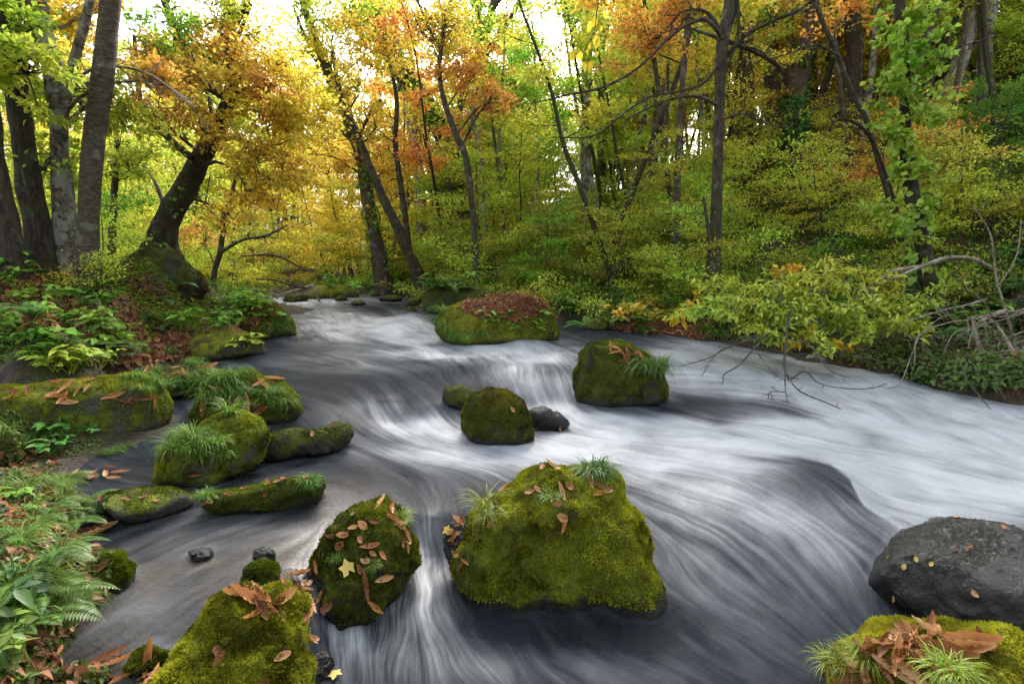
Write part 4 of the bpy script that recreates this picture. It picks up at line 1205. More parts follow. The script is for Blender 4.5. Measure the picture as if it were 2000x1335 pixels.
# right
tree('lone_tree', 'dark straight trunk with long bare limbs on the right bank', 'tree', [(1436, -60, 26), (1424, 30, 25), (1412, 80, 23), (1406, 160, 20), (1404, 260, 20), (1400, 360, 21), (1398, 440, 23), (1392, 520, 28), (1385, 590, 34), (1380, 625, 40)], 9.6, M_BARK, 2.5,
     limbs=[([(1410, 75, 9), (1395, 40, 8), (1370, 20, 6), (1330, 25, 4), (1300, 60, 3)], 9.5, .5), ([(1408, 70, 9), (1380, 38, 8), (1350, 45, 7), (1310, 70, 6), (1250, 130, 5), (1180, 170, 5), (1110, 185, 4), (1050, 200, 2)], (9.5, 8.6), .5),
            ([(1402, 130, 8), (1370, 165, 6), (1320, 180, 5), (1270, 190, 4), (1220, 220, 4), (1160, 265, 3), (1080, 268, 2)], (9.5, 8.7), .5), ([(1400, 205, 8), (1370, 190, 6), (1330, 190, 5), (1280, 205, 4), (1220, 235, 3)], (9.5, 9), .5),
            ([(1420, 80, 10), (1460, 95, 9), (1500, 115, 8), (1525, 135, 7), (1535, 165, 5)], (9.7, 10.5), .5), ([(1412, 120, 9), (1450, 75, 8), (1500, 45, 7), (1560, 20, 6), (1600, -10, 4)], (9.6, 9), .6),
            ([(1440, 0, 8), (1442, 40, 7), (1440, 80, 6), (1420, 130, 5)], 9.5, .3), ([(1410, 235, 4), (1450, 222, 4), (1490, 240, 3), (1540, 250, 2)], 9.6, .5), ([(1392, 520, 9), (1384, 450, 8), (1378, 410, 6), (1374, 385, 5)], 9.5)],
     sprays=[(1330, 40, 10.5, .8, 1000, ORANGE), (1270, 70, 10.8, .8, 900, ORANGE)], leafL=.09)
tree('ivy_clad_tree', 'thick twisted trunk with ivy on the right hillside', 'tree', [(1590, -20, 20), (1580, 70, 24), (1565, 130, 30), (1552, 190, 40), (1550, 240, 44), (1560, 290, 50)], 17.5, M_BARK_R, None, limbs=[([(1548, 165, 22), (1535, 135, 16), (1505, 110, 12), (1460, 90, 10)], 17.5)], ivy=3000, ivycol=(.08, .18, .03), ivyL=.12)
for a0, a1, w, dd, v1, lb, mt in [(1455, 1462, 24, 19, 240, 'reddish trunk on the hillside nearest the lone dark trunk', M_BARK_R), (1500, 1515, 26, 20, 250, 'reddish trunk half hidden in orange leaves behind the twisted ivied tree', M_BARK_R),
                                  (1655, 1680, 22, 18, 270, 'brown trunk on the hillside left of the round leaved tree', M_BARK_R), (1868, 1818, 52, 21, 170, 'massive reddish cedar trunk at the upper right', M_BARK_R),
                                  (1945, 1890, 24, 18, 252, 'leaning grey trunk right of the splintered snag', M_BARK_P), (1580, 1590, 16, 22, 260, 'thin straight trunk behind the twisted ivied tree', M_BARK),
                                  (2010, 1985, 30, 20, 140, 'grey trunk in the top right corner', M_BARK_G), (1720, 1690, 10, 17, 200, 'thin pale leaning stem on the hillside beside the brown trunk', M_BARK_P)]:
    tree('hillside_tree', lb, 'tree', [(a0, -60, w), ((a0 * 2 + a1) / 3, v1 * .25, w), ((a0 + a1) / 2, v1 * .6, w * 1.05), (a1, v1 + 40, w * 1.3)], dd, mt, 3)
sn = tree('broken_snag', 'splintered bleached snag leaning right on the upper right hillside', 'snag', [(1915, -10, 12), (1895, 60, 20), (1875, 120, 26), (1855, 180, 34), (1838, 240, 34), (1825, 290, 36)], 17, M_SNAG, None, limbs=[([(1850, 210, 14), (1872, 175, 10), (1895, 145, 5)], 16.8)], rough=.2)
tree('slender_tree', 'slim leaning stem crossing the right hillside toward the round leaved tree', 'tree', [(1583, -20, 7), (1605, 40, 8), (1635, 105, 9), (1655, 160, 10), (1690, 230, 10), (1712, 300, 10), (1735, 380, 11), (1765, 470, 12), (1800, 590, 14)], 9.6, M_BARK, None,
     limbs=[([(1640, 110, 6), (1600, 90, 4), (1560, 95, 3)], 9.5, .5), ([(1790, 560, 6), (1750, 400, 5), (1700, 270, 6), (1650, 232, 6), (1625, 240, 4)], (9, 8), .5)], sprays=[(1660, 20, 10, .7, 700, ORANGE)])
tree('round_leaved_tree', 'dark stem wrapped in bright round lime leaves at the right', 'tree', [(1748, -50, 20), (1762, 60, 20), (1768, 160, 18), (1768, 250, 19), (1775, 340, 22), (1790, 420, 24), (1803, 480, 26), (1812, 540, 28), (1825, 580, 30)], 8.2, M_BARK_D, 2,
     limbs=[([(1770, 150, 5), (1720, 170, 4), (1670, 190, 3), (1610, 210, 2)], (8.2, 7.6), .4), ([(1765, 120, 5), (1830, 110, 4), (1880, 90, 3), (1950, 70, 2)], (8.2, 8), .3)], ivy=900, ivycol=LIME, ivyL=.13)


def mesh_points(parent):
    out_ = []
    for ch in parent.children:
        if ch.name.split('.')[0] in ('trunk', 'limbs'):
            a = np.zeros(len(ch.data.vertices) * 3); ch.data.vertices.foreach_get('co', a)
            out_.append(a.reshape(-1, 3)[::3] + np.array(parent.location))
    return np.vstack(out_)


def leaf_cloud(parent, centers, L, colr, name='foliage', mat=None, flat=.8, kind='o', tilt=.6, wl=.62):
    parts = []
    anchors = mesh_points(parent)
    centers = [(a, b_, d, r0, int(n * 1.6)) for a, b_, d, r0, n in centers]
    for a, b_, d, r0, n in centers:
        c0 = at_d(a, b_, d)
        dq = np.linalg.norm(anchors - c0, axis=1); an_ = anchors[int(np.argmin(dq))]
        tws = [(smooth_line(np.array([an_, (an_ + c0) / 2 + np.array([0, 0, .04]), c0]), 6), np.linspace(.008, .004, 6))]
        for k in range(max(3, n // 30)):
            az = rng.random() * 6.283
            dr = np.array([math.cos(az), math.sin(az), rng.uniform(-.5, .35)])
            st = c0 + rng.normal(size=3) * r0 * .3 * np.array([1, 1, flat])
            Q = limb(st, dr, r0 * .7, 5, .2, -.1)
            tws.append((np.vstack([c0, Q]), np.linspace(.005, .002, 6)))
        v, f = tubes(tws, 4)
        parts.append((tws, leaves_on(tws[1:], n, r0 * .08, L, flat, tilt, 0, kind, wl)))
    allt = [t for p_ in parts for t in p_[0]]
    v, f = tubes(allt, 4)
    obj('twigs', v, f, M_TWIG, parent)
    v, f, r_ = merge([p_[1] for p_ in parts])
    obj(name, v, f, mat or M_PLANT, parent, {'rnd': r_}, False, color=colr)


rt = [o for o in col.objects if o.name.startswith('round_leaved_tree')][0]
leaf_cloud(rt, [(1775, 40, 8.1, .5, 110), (1760, 100, 8, .45, 110), (1740, 60, 8, .35, 60), (1800, 90, 8, .4, 80), (1750, 170, 8, .5, 120), (1790, 200, 8, .5, 110), (1830, 220, 8, .3, 45), (1740, 140, 7.9, .3, 50), (1730, 210, 8, .35, 60), (1760, 260, 8, .4, 60), (1820, 130, 8, .3, 50),
                (1800, 320, 8, .4, 60), (1760, 330, 8, .35, 50), (1820, 380, 8, .4, 60), (1740, 440, 7.9, .45, 90), (1790, 460, 7.9, .4, 80), (1720, 400, 8, .4, 60)], .085, LIME, tilt=.9, wl=.85)

# overhanging leafy branches above the right channel
ot = empty('overhanging_tree', at_d(1900, 560, 8.0), 'low tree with yellow green leaves and a pale limb hanging over the right channel', 'tree')
ol = []
for L, dd, tw_ in [([(1945, 530, 8), (1900, 506, 8), (1850, 504, 9), (1800, 520, 9), (1745, 530, 9), (1700, 560, 8), (1650, 598, 6)], (8, 7.2), .5), ([(1800, 520, 6), (1700, 560, 5), (1600, 570, 5), (1500, 590, 4), (1420, 620, 3)], (7.4, 7.0), .6),
                   ([(1650, 598, 7), (1600, 620, 6), (1530, 640, 5), (1480, 640, 4)], (7.2, 6.9), .4), ([(1700, 560, 5), (1720, 600, 4), (1760, 620, 3), (1820, 610, 2)], (7.3, 7), .4), ([(1600, 580, 5), (1650, 640, 4), (1700, 650, 3)], (7.1, 6.8), .4)]:
    q, r_ = to3d(L, *dd)
    S = smooth_line(np.column_stack([q, r_]), 30)
    ol.append((S[:, :3], S[:, 3]))
    tw1 = twigset(S[:, :3], .007, tw_, 7, .8, .2, .3)
    ol += tw1
v, f = tubes(ol, 7, .04)
obj('limbs', v, f, M_TWIG_P, ot)
leaf_cloud(ot, [(1370, 600, 7.1, .45, 110), (1440, 555, 7.3, .45, 110), (1680, 530, 7.4, .5, 120), (1500, 655, 6.7, .3, 60), (1620, 672, 6.5, .25, 50), (1800, 640, 6.8, .35, 80), (1660, 600, 6.7, .5, 160), (1500, 600, 6.9, .5, 160), (1580, 545, 7.2, .5, 140), (1760, 630, 6.7, .4, 120), (1420, 585, 7.1, .4, 120), (1580, 655, 6.6, .3, 70), (1480, 640, 6.8, .3, 70), (1700, 660, 6.5, .25, 50), (1400, 610, 7, .45, 130), (1450, 590, 7.1, .45, 150), (1500, 560, 7.3, .5, 170), (1560, 580, 7, .45, 180), (1520, 620, 6.9, .4, 150), (1600, 610, 6.9, .45, 180), (1640, 560, 7.2, .45, 150), (1700, 590, 7, .45, 170), (1660, 630, 6.8, .35, 120),
                (1760, 600, 7, .4, 140), (1800, 590, 7.1, .35, 110), (1740, 560, 7.3, .4, 120), (1620, 520, 7.5, .45, 120), (1560, 540, 7.4, .4, 110), (1380, 570, 7.6, .4, 90), (1440, 640, 6.9, .3, 70), (1850, 560, 7.5, .4, 90)], .09, (.42, .50, .06), tilt=.5, wl=.36, flat=.35)
leaf_cloud(ot, [(1650, 675, 6.6, .22, 26), (1590, 655, 6.8, .25, 36), (1560, 665, 6.7, .15, 14), (1530, 520, 7.8, .5, 80), (1350, 600, 7.8, .35, 60)], .13, (.6, .42, .03), 'yellow_foliage', tilt=.5, wl=.4)

# bare twigs hanging over the white water
def bare(name, label, L, tw_, nt_=10, mat=M_TWIG, depth2=True, cat='branch', w2=.5):
    lines = []
    for pts, dd in L:
        q, r_ = to3d(pts, *(dd if isinstance(dd, tuple) else (dd, dd)))
        S = smooth_line(np.column_stack([q, r_]), 26)
        lines.append((S[:, :3], np.maximum(S[:, 3], .0022)))
        if tw_ > 0:
            t1 = twigset(S[:, :3], .0032, tw_, nt_, 1., .3, .5, .1)
            lines += t1
            if depth2:
                for t_ in t1: lines += twigset(t_[0], .0024, tw_ * w2, 2, .9, .3, .6)
    v, f = tubes(lines, 5)
    o = obj(name, v, f, mat, origin=lines[0][0][0])
    return tag(o, label, cat)


bare('hanging_branch', 'bare dark twigs dangling over the white water below the yellow green leaves',
     [([(1545, 600, 6), (1537, 640, 5), (1535, 680, 4.5), (1530, 715, 4), (1545, 745, 3.5), (1565, 765, 3), (1600, 780, 2.5), (1642, 798, 2)], (6.8, 4.6)),
      ([(1534, 700, 3), (1533, 740, 3), (1535, 770, 2), (1540, 788, 2)], (5.9, 4.8)), ([(1545, 740, 3), (1572, 725, 2.5), (1600, 748, 2.2), (1650, 758, 2), (1700, 758, 1.8), (1733, 748, 1.5)], (5.4, 5.0)),
      ([(1510, 640, 3), (1500, 650, 3), (1465, 690, 3), (1440, 715, 3), (1415, 730, 2.4), (1412, 748, 2)], (6.8, 5.2)), ([(1535, 660, 2.6), (1580, 672, 2.4), (1600, 700, 2.2), (1625, 725, 2), (1660, 738, 1.8)], (6.3, 5.3)), ([(1500, 645, 2.6), (1420, 680, 2.2), (1380, 700, 2), (1325, 716, 1.6)], (6.7, 5.6)),
      ([(1535, 765, 2), (1505, 765, 2), (1500, 778, 1.5)], 4.9), ([(1480, 690, 2), (1510, 725, 1.8), (1560, 740, 1.6)], (6.2, 5.3)), ([(1500, 655, 2), (1440, 670, 2), (1400, 690, 1.8), (1370, 735, 1.4)], (6.6, 5.4)), ([(1560, 660, 2), (1640, 690, 2), (1700, 700, 1.8), (1760, 712, 1.4)], (6.5, 5.6))], .13, 4)
lines_t = []
for k in range(9):
    a, b_ = rng.uniform(1830, 2060), rng.uniform(600, 700)
    lines_t.append(([(a + 60, b_ - 20, 4), (a + 20, b_ - 8, 3.6), (a - 30, b_ + rng.uniform(-10, 20), 3), (a - 60 - rng.uniform(0, 50), b_ + rng.uniform(10, 40), 2.4), (a - 70 - rng.uniform(0, 30), b_ + rng.uniform(40, 90), 1.4)], (6.9 + rng.uniform(-.7, .1), 6.2)))
for k in range(10):
    a, b_ = rng.uniform(1840, 2080), rng.uniform(610, 720)
    pts = [(a, b_, 2.6)]
    dx, dy = rng.uniform(-30, 5), rng.uniform(-18, 22)
    for q in range(5):
        pts.append((pts[-1][0] + dx, pts[-1][1] + dy, 2.4 - q * .3)); dx += rng.normal() * 13; dy += rng.normal() * 11 + 2
    pts = [(p_[0], min(p_[1], 758), p_[2]) for p_ in pts]
    lines_t.append((pts, (6.6, 6.1)))
bare('twig_tangle', 'tangle of pale bare twigs arching down to the water at the right edge', lines_t, .35, 2, M_TWIG_P)
bare('dead_branch', 'pale dead limb arching out of the twig tangle', [([(2060, 625, 10), (2000, 612, 10), (1960, 608, 9), (1930, 620, 8), (1900, 640, 7), (1870, 660, 5)], 6.8), ([(1985, 770, 12), (1950, 730, 10), (1920, 690, 9), (1905, 650, 7), (1900, 620, 5)], (6.0, 6.6)), ([(2010, 740, 8), (1975, 680, 7), (1950, 640, 6), (1925, 615, 4)], (5.9, 6.6))], .35, 5, M_TWIG_P)
bare('hanging_branch', 'thin dark twigs trailing in the current at the right edge', [([(1870, 690, 3), (1880, 720, 3), (1890, 745, 2.5), (1915, 775, 2), (1935, 800, 1.5)], (6.3, 5.0)), ([(1875, 700, 2), (1910, 735, 2), (1945, 755, 2), (1965, 780, 1.6)], (6.2, 5.2))], .12, 3, M_TWIG)
bare('dead_branch', 'broken dead limb lying on the moss islet upstream', [([(540, 578, 5), (570, 570, 6), (600, 562, 8), (612, 558, 9)], 15.2), ([(612, 556, 8), (618, 575, 6), (625, 590, 5)], 14.8)], .3, 3, M_SNAG)
bare('hanging_branch', 'thin bare branch reaching in front of the yellow trees from the left point', [([(500, 545, 3), (540, 548, 3), (580, 560, 3.5), (600, 562, 4)], 14.5), ([(470, 500, 3), (540, 500, 4), (600, 530, 3)], 14)], .5, 5, M_BARK_D)
bare('sapling', 'thin pale bare sapling rising behind the twig tangle', [([(1990, 700, 6), (1962, 600, 5), (1945, 540, 4), (1935, 460, 3), (1900, 400, 2)], (7.0, 7.6)), ([(1950, 560, 3), (1985, 500, 2.4), (1995, 430, 2)], (7.1, 7.4))], .5, 6, M_TWIG_P)
lf = [(1155, 40, .11), (1162, 33, .10), (1170, 75, .10), (1162, 68, .11), (1120, 98, .11), (1134, 100, .11), (1140, 120, .10), (1155, 118, .10), (1176, 50, .06), (1150, 85, .06), (1180, 20, .08), (1147, 96, .05), (1168, 100, .06)]
posn = np.array([at_d(a, b_, 5.0) for a, b_, l in lf])
lv = leaf_ovate(posn, unit(np.array([[rng.uniform(-.3, .3), -.1, -1] for _ in lf])), np.tile([0, -1., .2], (len(lf), 1)) + rng.normal(size=(len(lf), 3)) * .3, np.array([l for *_, l in lf]), np.array([l * .5 for *_, l in lf]))
lr = empty('overhead_branch', at_d(1190, -80, 5.0), 'thin twig hanging from above with a few large yellow leaves before the sun glow', 'branch')
tp = to3d([(1200, -200, 3), (1180, -60, 2.5), (1166, 20, 2), (1160, 70, 1.8), (1140, 100, 1.2)], 5.0)
vv, ff = tubes([tp], 4)
obj('twig', vv, ff, M_TWIG, lr)
obj('leaves', lv[0], lv[1], M_LEAF, lr, {'rnd': lv[2]}, False, color=(.62, .45, .05))

# ------------------------------------------------------------------ the forest: a few built trees, each copy its own object
ZONES = [(60, 120, YELLOW), (100, 400, YGREEN), (200, 300, YGREEN), (260, 450, YGREEN), (330, 330, YGREEN), (420, 450, GOLD), (480, 500, YELLOW), (350, 480, YGREEN), (560, 440, YELLOW), (540, 150, YELLOW), (640, 420, YELLOW), (700, 300, YELLOW), (600, 520, YGREEN), (700, 500, YGREEN), (480, 530, YGREEN),
         (620, 100, YELLOW), (760, 420, YELLOW), (820, 500, YGREEN), (850, 420, YGREEN), (900, 180, ORANGE), (800, 150, YELLOW), (960, 280, YGREEN), (700, 180, GOLD), (560, 300, YGREEN), (1050, 270, GREEN), (1020, 420, YGREEN), (960, 500, OLIVE), (1100, 460, OLIVE), (1050, 520, GREEN), (1220, 250, YGREEN), (1200, 420, OLIVE),
         (1220, 140, YGREEN), (1330, 80, ORANGE), (1300, 200, YELLOW), (1280, 330, YGREEN), (1480, 60, GOLD), (1540, 30, ORANGE), (1420, 120, YGREEN), (1550, 130, YELLOW), (1420, 200, YELLOW), (1500, 330, YELLOW), (1450, 440, YGREEN), (1300, 480, YGREEN), (1600, 60, YELLOW), (1620, 200, GOLD), (1700, 150, YGREEN), (1650, 380, YGREEN), (1380, 330, YGREEN),
         (1560, 460, GREEN), (1600, 320, YELLOW), (1800, 310, YELLOW), (1750, 450, YGREEN), (1900, 80, YGREEN), (1950, 200, GREEN), (1880, 400, YGREEN), (1970, 330, DGREEN), (1700, 60, YELLOW), (1640, 430, ORANGE), (1740, 340, ORANGE), (1560, 400, YELLOW), (1900, 330, GREEN), (1400, 540, OLIVE), (1700, 520, GREEN), (1850, 500, GREEN)]
ZP = np.array([(a, b_) for a, b_, _ in ZONES], float)
CN = {GREEN: 'green', YGREEN: 'yellow green', YELLOW: 'yellow', GOLD: 'golden', ORANGE: 'orange', OLIVE: 'olive green', DGREEN: 'dark green', RUST: 'rust coloured', BROWN: 'brown', LIME: 'lime'}


def zone(a, b_):
    d = np.hypot((ZP[:, 0] - a) / 90, (ZP[:, 1] - b_) / 70) + rng.random(len(ZP)) * .8
    c = ZONES[int(np.argmin(d))][2]
    j = rng.uniform(.85, 1.15, 3)
    return tuple(np.clip(np.array(c) * j, .003, .8)), CN[c]


def lib_tree(name, H, nl, ll, nleaf, leafL, r0, t0, mat, wlf=.55, up=(.0, .6), flat=.4, sub=6):
    root = bpy.data.objects.new(name, None)
    P = limb((0, 0, -.3), (rng.normal() * .08, rng.normal() * .08, 1), H, 10, .07, .25)
    R_ = r0 * np.linspace(1, .12, 10) ** .8; R_[0] *= 1.5
    S = smooth_line(np.column_stack([P, R_]), 30)
    C_, Rr = S[:, :3], np.maximum(S[:, 3], .004)
    lines, tw = [(C_, Rr)], []
    for q in range(nl):
        t = t0 + (1 - t0) * (q + rng.random()) / nl
        i = min(int(t * 29), 28)
        az = q * 2.4 + rng.normal() * .5
        dr = np.array([math.cos(az), math.sin(az), rng.uniform(*up)])
        l = ll * (1.15 - .75 * (t - t0) / (1 - t0)) * rng.uniform(.6, 1.15)
        Q = limb(C_[i], dr, l, 7, .15, .1)
        lines.append((Q, np.linspace(max(Rr[i] * .35, .006), .004, 7)))
        t1 = twigset(Q, .006, l * .45, sub, .9, .2, flat * .7)
        lines += t1
        tw += t1; tw.append((Q[3:], None))
    v, f = tubes(lines, 5)
    me1 = mkdata('trunk', v, f, mat)
    lv = leaves_on(tw, nleaf, .10 + leafL * .5, leafL, flat, .5, 0, 'd', wlf)
    me2 = mkdata('crown', lv[0], lv[1], M_LEAF, {'rnd': lv[2]}, False)
    return name, me1, me2


LIB_BIG = [lib_tree('forest_tree', 13, 20, 3.6, 12500, .13, .17, .25, M_BARK) for _ in range(3)] + [lib_tree('forest_tree', 15, 18, 4.0, 12500, .13, .2, .35, M_BARK_D) for _ in range(2)]
LIB_MID = [lib_tree('understory_tree', 5.5, 14, 2.7, 4600, .088, .05, .12, M_BARK, .5, (-.08, .25), flat=.14) for _ in range(5)]
LIB_SHR = [lib_tree('shrub', 1.9, 9, 1.25, 2300, .062, .016, .08, M_TWIG, .5, (-.05, .35), flat=.16) for _ in range(4)]
LIB_POLE = [lib_tree('pole_tree', 9.5, 9, 1.7, 2200, .12, .075, .45, [M_BARK, M_BARK_G, M_BARK_D, M_BARK_P][k], .5, (.1, .7), flat=.3) for k in range(4)]
LIB_LOW = [lib_tree('shrub', .7, 10, .55, 900, .06, .01, .05, M_TWIG, .5, (.0, .6), sub=4) for _ in range(3)]


MARKS = [(60, 'left of the vine climbed tree'), (150, 'behind the three stemmed lichened tree'), (215, 'behind the smooth grey brown trunk'), (300, 'left of the leaning tree'), (380, 'behind the huge boulder of the leaning tree'), (450, 'right of the leaning tree'),
         (520, 'beyond the left rock point'), (600, 'above the moss islet'), (680, 'left of the ivied trunk at the stream head'), (745, 'behind the ivied trunk at the stream head'), (800, 'behind the V shaped pair of stems'), (860, 'right of the V shaped pair of stems'),
         (930, 'behind the slim grey stem'), (1000, 'behind the leaf carpeted boulder'), (1100, 'above the cove of the right bank'), (1150, 'left of the pale mottled trunk'), (1200, 'right of the pale mottled trunk'), (1290, 'above the leafy beach'), (1370, 'left of the lone dark trunk'),
         (1450, 'right of the lone dark trunk'), (1520, 'left of the twisted ivied trunk'), (1600, 'around the twisted ivied trunk'), (1680, 'around the slim leaning stem'), (1740, 'left of the round leaved stem'), (1810, 'behind the round leaved stem'), (1880, 'below the bleached snag'),
         (1960, 'above the twig tangle'), (9999, 'at the right edge')]


def where(px):
    return [t for a, t in MARKS if px < a][0]


def sized(s, lo, hi):
    return 'small' if s < lo + (hi - lo) / 3 else ('large' if s > lo + (hi - lo) * 2 / 3 else 'middling')


def plant_lib(lib, x, y, s, colr, label, cat, group, rz=None, z=None):
    name, m1, m2 = lib[rng.integers(len(lib))]
    g = float(ground_z([x], [y])[0]) if z is None else z
    o = bpy.data.objects.new(name, None)
    col.objects.link(o)
    o.location = (x, y, g)
    o.rotation_euler = (rng.normal() * .05, rng.normal() * .05, rng.random() * 6.28 if rz is None else rz)
    o.scale = (s, s, s * rng.uniform(.9, 1.12))
    tag(o, label, cat, group)
    link('trunk', m1, o)
    link('crown', m2, o, color=colr)
    return o


def gap(px, d):
    """height (as a picture row) above which nothing far may reach: the sky openings"""
    if 1035 < px < 1175: return 250
    if 985 < px < 1215: return 120
    if 235 < px < 320: return 130
    if 790 < px < 850: return 330
    return -400


# understory trees
for a, b_, w_, n in [(30, 230, 1, 9), (230, 560, 1.4, 18), (560, 900, 1.2, 26), (900, 1350, 1.3, 36), (1350, 2050, 1.4, 60), (-250, 0, 1, 4), (2050, 2300, 1, 4)]:
    for k in range(n):
        for tr_ in range(40):
            px = rng.uniform(a, b_)
            dd = rng.uniform(12.5, 30) if px > 900 else rng.uniform(11 if px < 300 else 19.5, 34)
            q = at_d(px, 400, dd)
            x, y = q[0], q[1]
            g = float(ground_z([x], [y])[0])
            if g < float(water_z([x], [y])[0]) + .12: continue
            s = rng.uniform(.7, 1.35) * (1.0 if dd < 20 else 1.3)
            H = 5.6 * s
            tp_ = project([x, y, g + H])[1]
            if tp_ < gap(px, dd): continue
            if px > 1380 and dd < 18 and tp_ < 220: continue
            if 880 < px <= 1380 and dd < 20 and tp_ < 190: continue
            if 230 < px < 560 and dd < 13: continue
            break
        else: continue
        cc, cn = zone(*project([x, y, g + H * .6]))
        if cc and x < 20: plant_lib(LIB_MID, x, y, s, cc, sized(s, .7, 1.5) + ' ' + cn + ' understory tree ' + where(px) + (', set far back' if dd > 24 else (', standing forward' if dd < 17 else '')), 'tree', 'understory trees in the woods')
# tall forest
for a, b_, n, d0, d1 in [(-200, 230, 6, 14, 34), (320, 780, 15, 26, 55), (860, 1030, 8, 24, 55), (1180, 1450, 15, 22, 45), (1400, 2050, 28, 20, 42), (1780, 2250, 22, 22, 40), (2050, 2500, 3, 18, 30)]:
    for k in range(n):
        for tr_ in range(60):
            px = rng.uniform(a, b_); dd = rng.uniform(d0, d1)
            q = at_d(px, 400, dd); x, y = q[0], q[1]
            g = float(ground_z([x], [y])[0]); s = rng.uniform(.75, 1.25)
            if g < float(water_z([x], [y])[0]) + .12: continue
            if project([x, y, g + 13.5 * s])[1] < gap(px, dd): continue
            break
        else: continue
        cc, cn = zone(px, project([x, y, g + 9 * s])[1])
        plant_lib(LIB_BIG, x, y, s, cc, sized(s, .75, 1.25) + ' tall ' + cn + ' forest tree ' + where(px), 'tree', 'tall trees far back in the woods')
for k in range(8):  # out-of-view trees added behind the viewpoint to shade the boulder fronts
    az = rng.uniform(95, 265) if k < 10 else (rng.uniform(72, 95) if k % 2 else rng.uniform(265, 288))
    dd = rng.uniform(8, 14); x, y = dd * math.sin(D2R(az)), dd * math.cos(D2R(az))
    g = max(float(ground_z([x], [y])[0]), float(water_z([x], [y])[0]))
    plant_lib(LIB_BIG, x, y, rng.uniform(.8, 1.1), YGREEN, 'yellow green tree outside the view, added to shade the stream', 'tree', 'unseen shade trees added around the viewpoint')
for k in range(92):
    px = rng.uniform(450, 2000) if k < 60 else rng.uniform(1150, 1950); dd = rng.uniform(12 if px > 900 else 18, 30)
    q = at_d(px, 400, dd); x, y = q[0], q[1]
    g = float(ground_z([x], [y])[0])
    if g < float(water_z([x], [y])[0]) + .15 or 1040 < px < 1130: continue
    cc, cn = zone(px, 150 + rng.random() * 100)
    plant_lib(LIB_POLE, x, y, rng.uniform(.8, 1.3), cc, 'slim ' + ('near' if dd < 20 else 'far') + ' ' + cn + ' pole tree ' + where(px), 'tree', 'slim pole trees in the woods')
for k in range(46):
    px = rng.uniform(975, 1240) if k < 38 else rng.uniform(760, 870)
    dd = rng.uniform(24, 44); q = at_d(px, 400, dd); x, y = q[0], q[1]
    g = float(ground_z([x], [y])[0])
    vt = rng.uniform(195, 290) if 1035 < px < 1140 else (rng.uniform(40, 220) if px > 900 else rng.uniform(320, 380))
    Ht = at_d(px, vt, dd)[2] - g
    if Ht < 2.5: continue
    cc, cn = zone(px, vt + 80)
    plant_lib(LIB_BIG if Ht > 8 else LIB_MID, x, y, Ht / (13.8 if Ht > 8 else 5.7), cc, cn + ' tree below the sky opening ' + where(px), 'tree', 'trees below the sky opening')
for k in range(44):
    px = rng.uniform(440, 660) if k < 30 else rng.uniform(300, 560)
    dd = rng.uniform(21, 42); q = at_d(px, 400, dd); x, y = q[0], q[1]
    g = float(ground_z([x], [y])[0])
    if k < 16:
        g = max(g, float(water_z([x], [y])[0]) - .05) if dd > 23 else g
        if g < float(water_z([x], [y])[0]) - .1: continue
        cc, cn = (YGREEN, 'yellow green') if rng.random() < .6 else (YELLOW, 'yellow')
        plant_lib(LIB_SHR, x, y, rng.uniform(1.2, 2.2), cc, sized(rng.random(), 0, 1) + ' ' + cn + ' far bend bush ' + where(px), 'shrub', 'bushes at the far bend', z=g)
    else:
        if g < float(water_z([x], [y])[0]) + .05: continue
        cc, cn = zone(px, 420)
        plant_lib(LIB_MID if k % 2 else LIB_BIG, x, y, rng.uniform(.8, 1.3), cc, cn + ' far bend tree ' + where(px), 'tree', 'trees at the far bend')
# hill wood far behind, still single trees but shallow in number
for k in range(30):
    px = rng.uniform(250, 1000) if k < 22 else rng.uniform(1180, 1500); dd = rng.uniform(50, 85)
    q = at_d(px, 400, dd); x, y = q[0], q[1]
    g = float(ground_z([x], [y])[0]); s = rng.uniform(.6, .95)
    if project([x, y, g + 13.5 * s])[1] < gap(px, dd) + 100: continue
    cc, cn = zone(px, 420)
    plant_lib(LIB_BIG, x, y, s, cc, 'distant ' + cn + ' tree up the valley ' + where(px), 'tree', 'distant trees up the valley')


def shrubs(lib, n, boxf, srange, label, group, colf, minabove=.1):
    c_ = 0
    for k in range(n):
        for tr_ in range(30):
            x, y = boxf()
            g = float(ground_z([x], [y])[0])
            a_, v_ = project([x, y, g])
            if 215 < a_ < 470 and y < (13.5 if lib is LIB_SHR else 11.6): continue
            if 470 < a_ < 860 and y < 19.5: continue
            if g > float(water_z([x], [y])[0]) + minabove: break
        else: continue
        s = rng.uniform(*srange)
        a, b_ = project([x, y, g + .7 * s])
        cc, cn = colf(float(a), float(b_))
        plant_lib(lib, x, y, s, cc, sized(s, *srange) + ' ' + label.replace('*', cn) + ' ' + where(float(a)), 'shrub', group); c_ += 1


def frompx(a0, a1, d0, d1):
    def f():
        q = at_d(rng.uniform(a0, a1), 400, rng.uniform(d0, d1)); return q[0], q[1]
    return f


